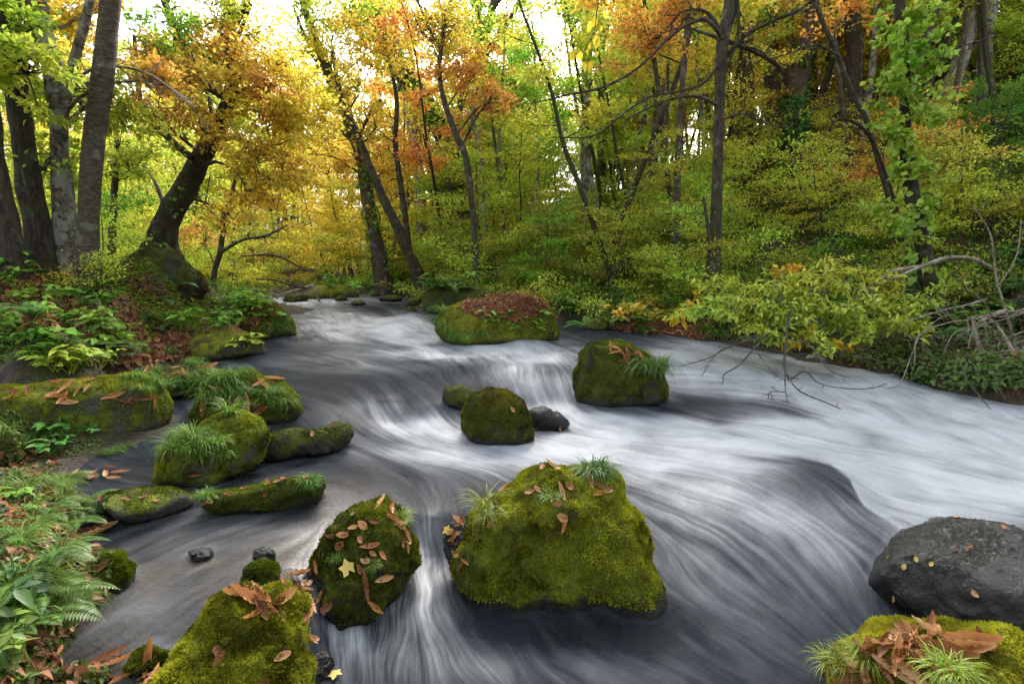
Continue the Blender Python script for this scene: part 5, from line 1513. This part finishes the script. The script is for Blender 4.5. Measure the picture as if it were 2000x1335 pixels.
gz_ = lambda a, b_: zone(a, min(b_, 560))
mixg = lambda *cs: (lambda a, b_: (lambda c: (tuple(np.array(c) * rng.uniform(.8, 1.2)), CN[c]))(cs[rng.integers(len(cs))]))
shrubs(LIB_SHR, 80, frompx(1150, 2150, 9.6, 18), (.7, 1.5), '* right bank bush', 'bushes on the right bank', gz_)
shrubs(LIB_SHR, 50, frompx(500, 1150, 12.5, 24), (.8, 1.6), '* far bank bush', 'bushes on the far bank', gz_)
shrubs(LIB_SHR, 34, frompx(-100, 560, 8.5, 20), (.6, 1.3), '* left bank bush', 'bushes on the left bank', gz_)
shrubs(LIB_LOW, 70, frompx(1120, 2100, 8.6, 13), (.7, 1.4), 'low * right bank plant', 'low plants on the right bank', mixg(GREEN, YGREEN, OLIVE, DGREEN, GREEN), .03)
shrubs(LIB_LOW, 40, frompx(520, 1140, 11.5, 20), (.8, 1.6), 'low * far bank plant', 'low plants on the far bank', mixg(GREEN, YGREEN, OLIVE, DGREEN), .03)
shrubs(LIB_LOW, 34, frompx(-50, 560, 6.2, 12), (.4, .9), 'low * left bank plant', 'low plants on the left bank', mixg(GREEN, YGREEN, OLIVE, GOLD, DGREEN), .1)

# ------------------------------------------------------------------ ferns
def frond_data(L, npin, W, curl):
    P = [np.zeros(3)]
    n = npin + 2
    a = 1.05
    for k in range(n):
        a -= curl * 2.0 / n
        P.append(P[-1] + np.array([math.cos(a), 0, math.sin(a)]) * L / n)
    P = np.array(P)
    pos, ax, nr, LL = [], [], [], []
    for k in range(2, n + 1):
        t = k / n
        l = W * (math.sin(math.pi * min(1, .12 + t * .9)) ** .75) * .5 + .004
        tg = unit(P[k] - P[k - 1]); up = np.array([-tg[2], 0, tg[0]])
        for s in (-1, 1):
            pos.append(P[k]); ax.append(np.array([0, s, 0]) + tg * .35 - up * .12); nr.append(up + rng.normal(size=3) * .1); LL.append(l)
    lv = leaf_quads(np.array(pos), np.array(ax), np.array(nr), np.array(LL), np.full(len(LL), L / n * 1.0), .1)
    v, f = tubes([(P, np.linspace(.003, .001, len(P)))], 4)
    q = [np.asarray(f[0]) + len(lv[0]), np.vstack([lv[1], np.asarray(f[1]) + len(lv[0])])]
    return mkdata('frond', np.vstack([lv[0], v]), q, M_PLANT, {'rnd': np.concatenate([lv[2], np.full(len(v), .4)])}, False)


FRONDS = [frond_data(rng.uniform(.36, .5), 24, rng.uniform(.12, .17), rng.uniform(.45, .9)) for _ in range(5)]


def fern(P, s, colr, label, n=7, az0=None, spread=6.28, group='ferns on the banks'):
    root = empty('fern', P, label, 'fern', group)
    for k in range(n):
        o = link('frond', FRONDS[rng.integers(5)], root, color=tuple(np.array(colr) * rng.uniform(.8, 1.25)))
        az = rng.random() * 6.28 if az0 is None else az0 + (k / max(1, n - 1) - .5) * spread + rng.normal() * .15
        o.rotation_euler = (rng.normal() * .15, rng.uniform(-.15, .35), az)
        sc_ = s * rng.uniform(.7, 1.15)
        o.scale = (sc_, sc_, sc_)
    return root


def fern_px(a, b_, s, label, n=7, colr=FERN, az0=None, spread=6.28, group=None):
    h = hit(a, b_)
    if h is None: return
    fern(h[0], s, colr, label, n, az0, spread, group)


BF = (.085, .17, .025)
for a_, b__, s_, z_ in [(190, 985, .5, -.2), (165, 1030, .55, -.5), (100, 1150, .6, -.7), (135, 1085, .5, -.4), (80, 1230, .62, -.8), (120, 1005, .5, .1)]:
    fern_px(a_ - 30, b__, s_, 'fern with fronds reaching over the edge of the lower left bank', 5, [BF, FERN][int(rng.random() < .5)], z_, 1.9, 'ferns on the edge of the lower left bank')
fern_px(150, 1000, .62, 'bright fern arching over the left bank beside the flat grey stone', 6, BF, -.3, 2.2)
fern_px(70, 1110, .62, 'fern hanging over the left shallows above the round mossy stone', 7, FERN, -.9, 2.4)
fern_px(60, 1190, .68, 'bright fern with fronds drooping to the water at lower left', 8, BF, -1.0, 2.6)
fern_px(30, 1240, .55, 'fern in the lower left corner above the toothed leaves', 6, BF, -1.2, 2.0)
fern_px(120, 940, .5, 'small fern on the left bank above the bright arching fern', 5, FERN, -.2, 2.4)
fern_px(215, 715, .7, 'blue green fern standing by the left streamlet', 5, TEAL, .6, 2.5)
fern_px(60, 850, .5, 'fern at the left edge below the broad slab', 5, FERN, -.3, 2)
fern_px(1120, 610, 1.9, 'large fern growing from the right flank of the leaf carpeted boulder', 12, (.13, .26, .045))
fern_px(1090, 590, 1.5, 'upright fern at the back of the leaf carpeted boulder', 9, (.13, .26, .045))
fern_px(1145, 640, 1.2, 'small fern at the foot of the leaf carpeted boulder by the cove', 8, (.16, .32, .04))
fern_px(1235, 615, 1.3, 'fern beside the tilted grey stone of the cove', 9, FERN)
fern_px(1250, 635, .9, 'bright little fern on the leafy beach', 8, BF)
for a, b_ in [(170, 600), (230, 610), (190, 640), (250, 560), (300, 625), (120, 640), (60, 620), (350, 560), (410, 560), (440, 555), (470, 560), (380, 600), (430, 590), (210, 560), (280, 570), (330, 640), (150, 690), (200, 690), (100, 690), (60, 690), (30, 660), (360, 640), (410, 620), (450, 620), (320, 590), (480, 572), (500, 568), (20, 700), (240, 680)]:
    fern_px(a + rng.uniform(-8, 8), b_, rng.uniform(.55, .95), 'left bank fern ' + where(a), 6, [FERN, TEAL, (.1, .18, .03), BF][rng.integers(4)], group='ferns covering the left bank')
for k in range(36):
    a = rng.uniform(1180, 1990); b_ = rng.uniform(575, 650) + max(0, (a - 1500) * .05)
    fern_px(a, b_, rng.uniform(1., 1.8), 'right bank fern ' + where(a), 8, [FERN, TEAL, (.09, .16, .02), (.13, .26, .045)][rng.integers(4)], group='ferns covering the right bank')
for k in range(14):
    fern_px(rng.uniform(640, 900), rng.uniform(552, 570), rng.uniform(1.2, 2.), 'fern at the edge of the far bank', 8, [FERN, TEAL, DGREEN][rng.integers(3)], group='ferns along the far bank')

# ------------------------------------------------------------------ grass tufts
def grass_data(n, L, droop, rad):
    V, F = [], []
    for k in range(n):
        az = rng.random() * 6.283; l = L * rng.uniform(.5, 1.15); w = .0028 * rng.uniform(.7, 1.4)
        st = np.array([math.cos(az), math.sin(az), 0]) * rng.random() * rad
        az2 = az + rng.normal() * .4; e = rng.uniform(.75, 1.45)
        p = st.copy(); sd = np.array([-math.sin(az2), math.cos(az2), 0]); ns_ = 6
        o = len(V)
        for j in range(ns_ + 1):
            t = j / ns_; ww = w * (1 - t ** 2)
            V += [p + sd * ww, p - sd * ww]
            e2 = e - droop * 2.6 * t
            p = p + np.array([math.cos(az2) * math.cos(e2), math.sin(az2) * math.cos(e2), math.sin(e2)]) * l / ns_
        for j in range(ns_):
            F.append([o + 2 * j, o + 2 * j + 1, o + 2 * j + 3, o + 2 * j + 2])
    rn = np.repeat(rng.random(n), 2 * (ns_ + 1))
    return mkdata('grass_tuft', np.array(V), np.array(F), M_PLANT, {'rnd': rn}, False)


GRASS = [grass_data(90, .22, rng.uniform(.7, 1.05), .05) for _ in range(5)]
GC1 = (.13, .23, .03)


def grass_px(a, b_, s, label, group=None, colr=GC1, n=1, jx=0, jy=0):
    for k in range(n):
        h = hit(a + rng.uniform(-jx, jx), b_ + rng.uniform(-jy, jy))
        if h is None or h[0][2] < float(water_z([h[0][0]], [h[0][1]])[0]) - .02: continue
        o = link('grass_tuft', GRASS[rng.integers(5)], None, h[0], tuple(np.array(colr) * rng.uniform(.8, 1.25)))
        o.rotation_euler = (rng.normal() * .1, rng.normal() * .1, rng.random() * 6.28)
        z_ = s * rng.uniform(.8, 1.2); o.scale = (z_, z_, z_)
        tag(o, label, 'grass', group)


grass_px(975, 950, .75, 'grass tuft on the upper left shoulder of the largest boulder', 'grass on the largest boulder', n=3, jx=18, jy=10)
grass_px(948, 1000, .75, 'pale drooping grass on the left edge of the largest boulder', 'grass on the left edge of the largest boulder', (.22, .28, .04), n=2, jx=8, jy=10)
grass_px(1165, 925, .85, 'dark grass tuft at the top right of the largest boulder', 'grass at the top right of the largest boulder', (.06, .16, .03), n=3, jx=18, jy=5)
grass_px(1075, 975, .45, 'thin grass sprouting mid slope on the largest boulder', None)
for k in range(7): grass_px(335 + k * 14, 860 + k * 3, .8, 'grass tuft in the skirt of the domed boulder', 'grass skirt of the domed boulder', n=2, jx=14, jy=22)
for k in range(5): grass_px(215 + k * 18, 880, .6, 'grass tuft in the water left of the domed boulder', 'grass left of the domed boulder', n=1, jx=6, jy=8)
grass_px(480, 770, .95, 'grass tuft on the grass covered boulder', 'grass on the grass covered boulder', n=16, jx=85, jy=35)
grass_px(360, 745, .8, 'grass tuft on the low grassy stone behind the slab', 'grass on the low grassy stone', n=16, jx=100, jy=20)
grass_px(615, 950, .55, 'grass tuft at the right tip of the long low stone', 'grass at the tip of the long low stone', n=3, jx=14, jy=10)
grass_px(405, 970, .5, 'grass tuft at the left end of the long low stone', 'grass at the left end of the long low stone', n=3, jx=16, jy=8)
grass_px(655, 1095, .3, 'small grass tuft among leaves on the dark mossy boulder', 'grass on the leaf strewn boulder', n=2, jx=10, jy=8)
grass_px(730, 1110, .3, 'narrow grass tuft in the middle of the leaf strewn boulder', 'grass on the middle of the leaf strewn boulder', n=2, jx=6, jy=8)
grass_px(790, 1010, .45, 'grass along the right rim of the leaf strewn boulder', 'grass on the rim of the leaf strewn boulder', n=3, jx=10, jy=14)
grass_px(1275, 725, 1.5, 'long grass hanging over the right side of the boulder by the small fall', 'grass on the boulder by the small fall', (.09, .18, .025), n=6, jx=26, jy=20)
grass_px(1660, 1290, .55, 'grass blades leaning out from the bottom right boulder', 'grass on the bottom right boulder', (.2, .3, .04), n=6, jx=40, jy=25)
grass_px(1850, 1320, .6, 'tall bright grass blades in front of the bottom right leaf heap', 'grass in front of the leaf heap', (.22, .34, .04), n=3, jx=30, jy=6)
grass_px(860, 630, 1.5, 'grass fringe on the left foot of the leaf carpeted boulder', 'grass fringe of the leaf carpeted boulder', n=5, jx=12, jy=22)
grass_px(910, 660, 1.3, 'grass tufts hanging at the waterline of the leaf carpeted boulder', 'grass at the foot of the leaf carpeted boulder', n=5, jx=40, jy=8)
grass_px(520, 640, 1.3, 'grass on the mossy rock point by the rapids', 'grass on the mossy rock point', n=9, jx=35, jy=16)
grass_px(1720, 640, 2.0, 'yellowing grass hanging from the right bank', 'grass hanging from the right bank', (.26, .28, .03), n=12, jx=60, jy=14)
grass_px(1520, 650, 1.6, 'grass on the mossy edge of the right bank', 'grass along the right bank edge', n=12, jx=140, jy=5)
grass_px(70, 1060, .7, 'grass tuft on the lower left bank', 'grass on the lower left bank', n=26, jx=75, jy=150)
grass_px(60, 830, .7, 'grass tuft on the left edge of the broad slab', 'grass by the broad slab', n=8, jx=80, jy=25)
grass_px(200, 700, 1., 'grass tuft by the left streamlet', 'grass by the left streamlet', n=10, jx=200, jy=15)

# ------------------------------------------------------------------ broad leaved herbs
def herb_data(n, L, H):
    lines, pos, ax = [], [], []
    for k in range(n):
        az = rng.random() * 6.283
        Q = limb((0, 0, 0), (math.cos(az) * .5, math.sin(az) * .5, 1), H * rng.uniform(.5, 1.1), 5, .15, 0)
        lines.append((Q, np.linspace(.003, .0015, 5)))
        for j in range(5):
            a2 = az + (j - 2) * 1.1 + rng.normal() * .2
            pos.append(Q[-1] if j < 3 else Q[-2]); ax.append(np.array([math.cos(a2), math.sin(a2), rng.uniform(-.35, .15)]))
    lv = leaf_ovate(np.array(pos), np.array(ax), np.array([0, 0, 1.]) + rng.normal(size=(len(pos), 3)) * .3, L * rng.uniform(.6, 1.2, len(pos)), L * rng.uniform(.35, .6, len(pos)))
    v, f = tubes(lines, 4)
    return mkdata('herb', np.vstack([lv[0], v]), [np.asarray(f[0]) + len(lv[0]), np.vstack([lv[1], np.asarray(f[1]) + len(lv[0])])], M_PLANT, {'rnd': np.concatenate([lv[2], np.full(len(v), .5)])}, False)


HERBS = [herb_data(5, .09, .16) for _ in range(3)] + [herb_data(3, .06, .22) for _ in range(2)]


def herb_px(a, b_, s, label, group=None, colr=GREEN, n=1, jx=0, jy=0):
    for k in range(n):
        h = hit(a + rng.uniform(-jx, jx), b_ + rng.uniform(-jy, jy))
        if h is None or h[0][2] < float(water_z([h[0][0]], [h[0][1]])[0]) + .01: continue
        o = link('herb', HERBS[rng.integers(len(HERBS))], None, h[0], tuple(np.array(colr) * rng.uniform(.75, 1.3)))
        o.rotation_euler = (0, 0, rng.random() * 6.28)
        z_ = s * rng.uniform(.8, 1.2); o.scale = (z_, z_, z_)
        tag(o, label, 'plant', group)


herb_px(40, 990, .8, 'bright leafed herb by the leaves on the upper lower-left bank', 'herbs on the lower left bank', GREEN, 2, 35, 50)
herb_px(30, 1180, 1., 'broad green leafed herb in the lower left corner', 'herbs in the lower left corner', (.06, .15, .03), 3, 30, 70)
herb_px(50, 1310, .8, 'yellow green toothed herb in the bottom left corner', 'herbs in the bottom left corner', (.2, .3, .05), 2, 45, 15)
herb_px(130, 870, .8, 'long leafed green herb below the broad slab', 'herbs below the broad slab', (.12, .28, .05), 6, 55, 22)
herb_px(110, 720, 1.2, 'leafy herb leaning over the left streamlet', 'herbs over the left streamlet', YGREEN, 9, 100, 14)
herb_px(130, 560, 1.4, 'herb growing in the litter on the left bank top', 'herbs on the left bank', GREEN, 26, 130, 40)
herb_px(120, 660, 1.3, 'herb growing from the face of the left bank', 'herbs on the face of the left bank', GREEN, 26, 120, 35)
herb_px(400, 610, 1.5, 'herb on the leafy left point', 'herbs on the left point', GREEN, 26, 90, 35)
herb_px(480, 690, 1.6, 'thin seedling with few leaves rising near the smooth grey crowned boulder', 'seedlings near the grey crowned boulder', YGREEN, 2, 6, 6)
herb_px(500, 620, 1.5, 'large leafed herb on the mossy rock point', 'herbs on the mossy rock point', GREEN, 8, 40, 20)
herb_px(1000, 640, 1.4, 'small herb clinging to the face of the leaf carpeted boulder', 'herbs on the leaf carpeted boulder', GREEN, 9, 60, 15)
herb_px(1110, 620, 1.8, 'leafy herb on the right flank of the leaf carpeted boulder', 'herbs on the right flank of the leaf carpeted boulder', GREEN, 12, 28, 30)
herb_px(1300, 620, 2., 'herb on the leafy beach of the right bank', 'herbs on the right bank beach', GOLD, 10, 120, 12)
herb_px(1700, 640, 2., 'herb at the edge of the right bank', 'herbs on the right bank edge', GREEN, 22, 260, 25)
herb_px(800, 565, 2.4, 'herb at the foot of the far trees', 'herbs on the far bank', GREEN, 22, 160, 8)
herb_px(1960, 560, 2., 'round leafed herb behind the twig tangle', 'herbs behind the twig tangle', TEAL, 16, 80, 50)

# ------------------------------------------------------------------ fallen leaves
def curled_data(L, W, curl, roll, jag=0.0, twist=.3, lobes=0):
    nu, nv = 24, 9
    V = []
    for i in range(nu):
        t = i / (nu - 1)
        w = W * (math.sin(math.pi * min(1, t * .92 + .06)) ** .8) * (1 + jag * (1 if i % 2 else -1))
        for j in range(nv):
            s = (j / (nv - 1) - .5) * 2
            a = s * roll
            rr_ = w / (2 * max(roll, .05))
            y = math.sin(a) * rr_; z = (1 - math.cos(a)) * rr_ + .09 * w * math.sin(i * 1.57 + abs(s) * 2.5) * abs(s) - .05 * w * (abs(s) < .1)
            x = (t - .5) * L
            tz = twist * (t - .5)
            y, z = y * math.cos(tz) - z * math.sin(tz), y * math.sin(tz) + z * math.cos(tz)
            c_ = curl * (t - .5)
            V.append([L * math.sin(c_) / max(curl, .05) if curl > .05 else x, y, z + L * (1 - math.cos(c_)) / max(curl, .05) * 1.0])
    F = [[i * nv + j, i * nv + j + 1, (i + 1) * nv + j + 1, (i + 1) * nv + j] for i in range(nu - 1) for j in range(nv - 1)]
    V = np.array(V); V[:, 2] -= V[:, 2].min() - .001
    V = V + fbm(V * 40 + rng.random() * 50, 2)[:, None] * .0025
    return mkdata('fallen_leaf', V, np.array(F), M_DRY, {'rnd': np.full(len(V), rng.random())})


CURL = [curled_data(.15, .05, .9, 1.7), curled_data(.17, .055, .6, 2.0, 0, .8), curled_data(.12, .05, 1.3, 1.2, .03), curled_data(.13, .045, .4, 1.4, 0, -.6), curled_data(.08, .045, 1.0, 1.1, .06), curled_data(.07, .05, .8, .8, .1), curled_data(.19, .065, .8, 1.5, .0, 1.0)]
FLAT = [curled_data(.06, .045, .5, .4, .08), curled_data(.075, .05, .7, .5, .1), curled_data(.05, .03, .6, .5, .03)]


def star_leaf():
    pts = []
    for k in range(10):
        a = math.pi * (.5 + (k - 4.5) * .19); r = (.042 if k % 2 == 0 else .027) * (1.15 if k == 4 else 1)
        pts.append([math.cos(a) * r, math.sin(a) * r, .004 * (k % 2)])
    pts = [[0, -.008, 0]] + pts
    V = np.array(pts); F = np.array([[0, k, k + 1] for k in range(1, 10)])
    return mkdata('fallen_leaf', V, F, M_YLEAF, {'rnd': np.full(len(V), .5)}, False)


STAR = star_leaf()
ROUNDL = curled_data(.045, .032, .3, .25, .02); ROUNDL.materials.clear(); ROUNDL.materials.append(M_YLEAF)


def leaf_px(a, b_, lib, s, label, group, az=None, lift=.004, on=None):
    h = hit(a, b_, on)
    if h is None: return
    P, N = h[0], Vector(h[1])
    wz_ = float(water_z([P[0]], [P[1]])[0])
    if P[2] < wz_ + .005:
        q = onw(a, b_); P = q + np.array([0, 0, .01]); N = Vector((0, 0, 1))
    me = lib if not isinstance(lib, list) else lib[rng.integers(len(lib))]
    o = link('fallen_leaf', me, None, tuple(P + np.array(N) * lift))
    az = rng.random() * 6.283 if az is None else az
    rot = N.to_track_quat('Z', 'Y').to_matrix() @ Matrix.Rotation(az, 3, 'Z') @ Matrix.Rotation(rng.normal() * .22, 3, 'X')
    o.rotation_euler = rot.to_euler()
    o.scale = (s, s, s)
    tag(o, label, 'leaf', group)


def leaves_px(spots, lib, s, label, group, on=None, j=0, n=1):
    for a, b_ in spots:
        for k in range(n):
            leaf_px(a + rng.uniform(-j, j), b_ + rng.uniform(-j, j) * .6, lib, s * rng.uniform(.75, 1.15), label, group, on=on)


leaves_px([(1035, 918), (1060, 914), (1090, 918), (1115, 928), (1135, 925), (1150, 938), (1165, 945), (1050, 955), (1035, 962), (1100, 962), (1112, 950), (1188, 962), (1180, 955), (1090, 985), (1096, 1010), (1100, 1022), (1080, 975), (968, 985), (950, 975), (962, 1005), (958, 1025), (1005, 930), (985, 955), (1233, 1005), (1020, 912), (1110, 915), (1080, 912), (1145, 928), (1172, 965)],
          CURL[:6] + FLAT, .8, 'curled brown leaf lying on the largest boulder', 'curled leaves on the largest boulder', 'B1')
leaves_px([(905, 1020), (895, 1040), (900, 1060), (885, 1050), (895, 1080), (905, 1100), (880, 1035), (890, 1020)], CURL[3:], .5, 'wet brown leaf stuck to the left flank of the largest boulder', 'wet leaves beside the largest boulder', n=2, j=8)
leaf_px(875, 1035, STAR, .7, 'pale yellow leaf caught at the left flank of the largest boulder', None)
leaves_px([(655, 1050), (680, 1042), (690, 1030), (665, 1062), (705, 1055), (728, 1080), (722, 1070), (715, 1095), (745, 1085), (708, 1025), (725, 1022), (760, 995), (765, 1010), (775, 1020), (780, 1030), (795, 1050), (793, 1070), (785, 1040), (690, 1005), (745, 985), (750, 1130), (640, 1185), (715, 1140), (783, 1060), (705, 1110), (670, 1045)],
          CURL[:6] + FLAT, .8, 'curled brown leaf on the leaf strewn dark boulder', 'curled leaves on the leaf strewn boulder', 'B2')
leaf_px(677, 1112, STAR, 1.0, 'pale yellow maple leaf on the leaf strewn dark boulder', None, az=.3, lift=.014)
leaf_px(787, 1018, ROUNDL, .8, 'bright yellow oval leaf on the rim of the leaf strewn boulder', None, lift=.012)
leaves_px([(455, 1165), (485, 1170), (510, 1180), (495, 1205), (540, 1180), (550, 1170), (525, 1195), (505, 1165)], [CURL[0], CURL[1], CURL[6], CURL[2]], .95, 'large curled brown leaf in the cluster on the bottom slab', 'leaf cluster on the bottom slab', 'B3')
leaves_px([(430, 1285), (427, 1270), (480, 1150), (520, 1140), (470, 1138), (550, 1280), (515, 1330), (545, 1195)], CURL[4:6], .7, 'small brown leaf lying apart on the bottom slab', 'small leaves on the bottom slab', 'B3')
leaves_px([(1700, 1270), (1740, 1262), (1770, 1250), (1800, 1245), (1830, 1250), (1850, 1270), (1790, 1285), (1760, 1290), (1720, 1300), (1680, 1280), (1660, 1310), (1790, 1310), (1830, 1300), (1870, 1280), (1820, 1235), (1780, 1232), (1900, 1252), (1930, 1262), (1780, 1265), (1745, 1310), (1690, 1325), (1840, 1318), (1760, 1275), (1810, 1270)],
          CURL, 1.0, 'curled brown leaf in the heap on the bottom right boulder', 'leaf heap on the bottom right boulder', 'B4', n=2, j=14)
leaves_px([(1736, 1088), (1765, 1105), (1790, 1092), (1820, 1102)], ROUNDL, .62, 'small yellow leaf stuck to the shiny wet black boulder', 'yellow leaves on the wet black boulder', 'B5')
leaves_px([(1870, 1075), (1895, 1072), (1908, 1160), (1870, 1012), (1960, 1030), (1750, 1170), (1830, 1005)], CURL[4:6], .55, 'small dark leaf on the shiny wet black boulder', 'dark leaves on the wet black boulder', 'B5')
leaves_px([(70, 740), (110, 745), (130, 752), (160, 760), (100, 775), (120, 782), (190, 748), (250, 780), (290, 782), (140, 785), (60, 770), (20, 772), (230, 775), (170, 742)], CURL, .85, 'curled brown leaf on the broad grey topped slab', 'leaves on the broad slab', 'B16', n=2, j=12)
leaves_px([(290, 722), (330, 715), (350, 728), (400, 722), (320, 735), (370, 735), (420, 730)], CURL, .95, 'curled brown leaf on the low grassy stone', 'leaves on the low grassy stone', n=3, j=14)
leaves_px([(450, 785), (465, 775), (480, 790), (490, 785), (505, 750), (535, 745), (510, 800), (430, 760), (400, 790), (560, 790)], CURL, .95, 'curled brown leaf on the grass covered boulder', 'leaves on the grass covered boulder', 'B15', n=2, j=8)
leaves_px([(340, 845), (365, 855), (320, 885), (400, 875), (378, 925)], CURL, .8, 'curled brown leaf caught in the grass skirt of the domed boulder', 'leaves in the grass skirt')
leaves_px([(500, 950), (520, 945), (540, 942), (560, 938), (580, 938), (480, 955), (525, 965), (450, 962), (410, 985), (600, 935)], CURL[2:6], .6, 'brown leaf on top of the long low stone', 'leaves on the long low stone', 'B12', n=2, j=6)
leaves_px([(245, 975), (280, 972), (305, 978)], CURL[3:6], .5, 'brown leaf on the grey top of the flat stone', 'leaves on the flat stone', 'B11')
leaves_px([(610, 848), (650, 828), (690, 822), (530, 865)], CURL[4:6], .7, 'reddish leaf on the long dark stone', 'leaves on the long dark stone', 'B14')
leaves_px([(200, 1300), (230, 1300), (290, 1280), (260, 1320), (290, 1310), (300, 1330)], [CURL[6], CURL[0], CURL[1]], .8, 'long curled leaf at the small stone at the bottom left', 'curled leaves at the bottom left stone')
leaves_px([(30, 1030), (60, 1050), (130, 1045), (190, 1040), (20, 1010), (10, 1060), (80, 960), (60, 930), (160, 930), (200, 925), (230, 935), (190, 940), (110, 1010), (130, 1110), (145, 1130), (120, 1210), (40, 900), (100, 900)], CURL, .85, 'curled brown leaf among ferns on the lower left bank', 'leaves on the lower left bank', n=2, j=16)
leaves_px([(1205, 688), (1225, 692), (1250, 700), (1270, 705), (1285, 715), (1195, 680), (1240, 690), (1215, 700)], CURL, 1.0, 'brown leaf on the boulder by the small fall', 'leaves on the boulder by the small fall', 'B8', n=2, j=6)
leaves_px([(610, 1120), (580, 1130), (600, 1145), (560, 1150), (625, 1110), (590, 1160), (630, 1160), (600, 1250), (590, 1210), (640, 1190), (610, 1180)], CURL[2:], .6, 'wet brown leaf jammed in the little channel beside the bottom slab', 'wet leaves in the little channel', n=2, j=8)
leaves_px([(730, 1185)], CURL[6], .55, 'pale orange leaf leaning on the foot of the leaf strewn boulder', None)
leaf_px(655, 1322, STAR, .7, 'pale yellow leaf in the water right of the bottom slab', None)
leaves_px([(1000, 800), (1045, 842), (1095, 838)], CURL[4:6], .8, 'small leaf stuck near the round midstream boulder', 'leaves near the round boulder')


def litter(name, label, n, sampler, L, mat=M_LITTER, minz=.0, kind='o', lift=.01):
    pos, nr = [], []
    for k in range(n):
        h = sampler()
        if h is None: continue
        P, N = h[0], h[1]
        if P[2] < float(water_z([P[0]], [P[1]])[0]) + minz: continue
        pos.append(P + N * lift * rng.random()); nr.append(N)
    pos = np.array(pos); nr = unit(np.array(nr) + rng.normal(size=(len(pos), 3)) * .35)
    ax = unit(rng.normal(size=pos.shape)); ax = unit(ax - nr * (ax * nr).sum(1)[:, None])
    LL = L * rng.uniform(.5, 1.3, len(pos))
    lv = leaf_ovate(pos, ax, nr, LL, LL * rng.uniform(.35, .7, len(pos)), .2, .4)
    o = obj(name, lv[0], lv[1], mat, attrs={'rnd': lv[2]}, smooth=False, origin=tuple(pos.mean(0)))
    o['kind'] = 'stuff'
    tag(o, label, 'leaves')


def pxs(a0, a1, b0, b1, only=None, poly=None):
    return lambda: hit(rng.uniform(a0, a1), rng.uniform(b0, b1), only)


def ell(a, b_, sa, sb, only=None):
    def f():
        while True:
            u, w = rng.uniform(-1, 1, 2)
            if u * u + w * w < 1: return hit(a + u * sa, b_ + w * sb, only)
    return f


litter('leaf_carpet', 'carpet of small brown leaves on the flat top of the large bright boulder', 2600, ell(985, 598, 82, 24, 'B9'), .07)
litter('leaf_litter', 'red brown leaf litter by the streamlet under the left bank', 2200, pxs(160, 370, 655, 705), .09)
litter('leaf_litter', 'brown leaf litter covering the top of the left bank', 1300, pxs(0, 300, 525, 640), .08, minz=.2)
litter('leaf_litter', 'brown leaf litter on the left point among ferns', 800, pxs(250, 560, 560, 650), .08, minz=.1)
litter('leaf_litter', 'brown leaf litter on the small beach of the right bank', 1800, pxs(1200, 1430, 620, 662), .09, minz=.0)
litter('leaf_litter', 'brown leaf litter along the edge of the right bank', 900, pxs(1430, 2000, 620, 740), .06, minz=.02)
litter('leaf_litter', 'brown leaf litter on the lower left bank', 900, pxs(0, 200, 880, 1335), .06, minz=.03)
litter('ground_cover', 'low green seedlings and moss leaves covering the lower left bank', 5000, pxs(0, 210, 860, 1335), .03, M_PLANT, .03)
bpy.data.objects['ground_cover'].color = (.09, .14, .02, 1)


litter('bank_plants', 'small green leaves and moss sprigs on the cut edge of the right bank', 5000, pxs(1400, 2040, 630, 760), .07, M_PLANT, .03, lift=.12)
bpy.data.objects['bank_plants'].color = (.12, .18, .03, 1)


def scatter_cover(label, n, f, L, colr, minz=.08):
    pos, nr = [], []
    XY = np.array([f() for _ in range(n)])
    z = ground_z(XY[:, 0], XY[:, 1]); k = z > water_z(XY[:, 0], XY[:, 1]) + minz
    XY, z = XY[k], z[k]
    pos = np.column_stack([XY, z + rng.random(len(z)) * .22 * (L / .06)])
    nr = unit(np.array([0, -.2, 1.]) + rng.normal(size=pos.shape) * .5); ax = unit(rng.normal(size=pos.shape) * np.array([1, 1, .3]))
    LL = L * rng.uniform(.5, 1.4, len(pos))
    lv = leaf_quads(pos, ax, nr, LL, LL * .55)
    o = obj('ground_cover', lv[0], lv[1], M_LEAF, attrs={'rnd': lv[2]}, smooth=False, origin=tuple(pos.mean(0)), color=colr)
    o['kind'] = 'stuff'; tag(o, label, 'plants')


scatter_cover('green ground cover over the lower slope of the right bank', 26000, frompx(1120, 2200, 8.8, 15), .07, (.1, .16, .02))
scatter_cover('olive ground cover under the trees of the hillside', 26000, frompx(1100, 2300, 14, 32), .13, (.09, .11, .016))
scatter_cover('green ground cover along the far bank', 20000, frompx(450, 1150, 12, 30), .10, (.14, .19, .02))
scatter_cover('small green plants over the top of the left bank', 12000, frompx(-200, 420, 5.2, 9), .05, (.13, .21, .03), .25)
scatter_cover('green ground cover on the rocky left point', 9000, frompx(250, 570, 6.5, 11), .045, (.14, .2, .02), .12)
scatter_cover('green ground cover on the left bank behind the trunks', 16000, frompx(-300, 480, 6.5, 20), .07, (.13, .19, .02), .15)
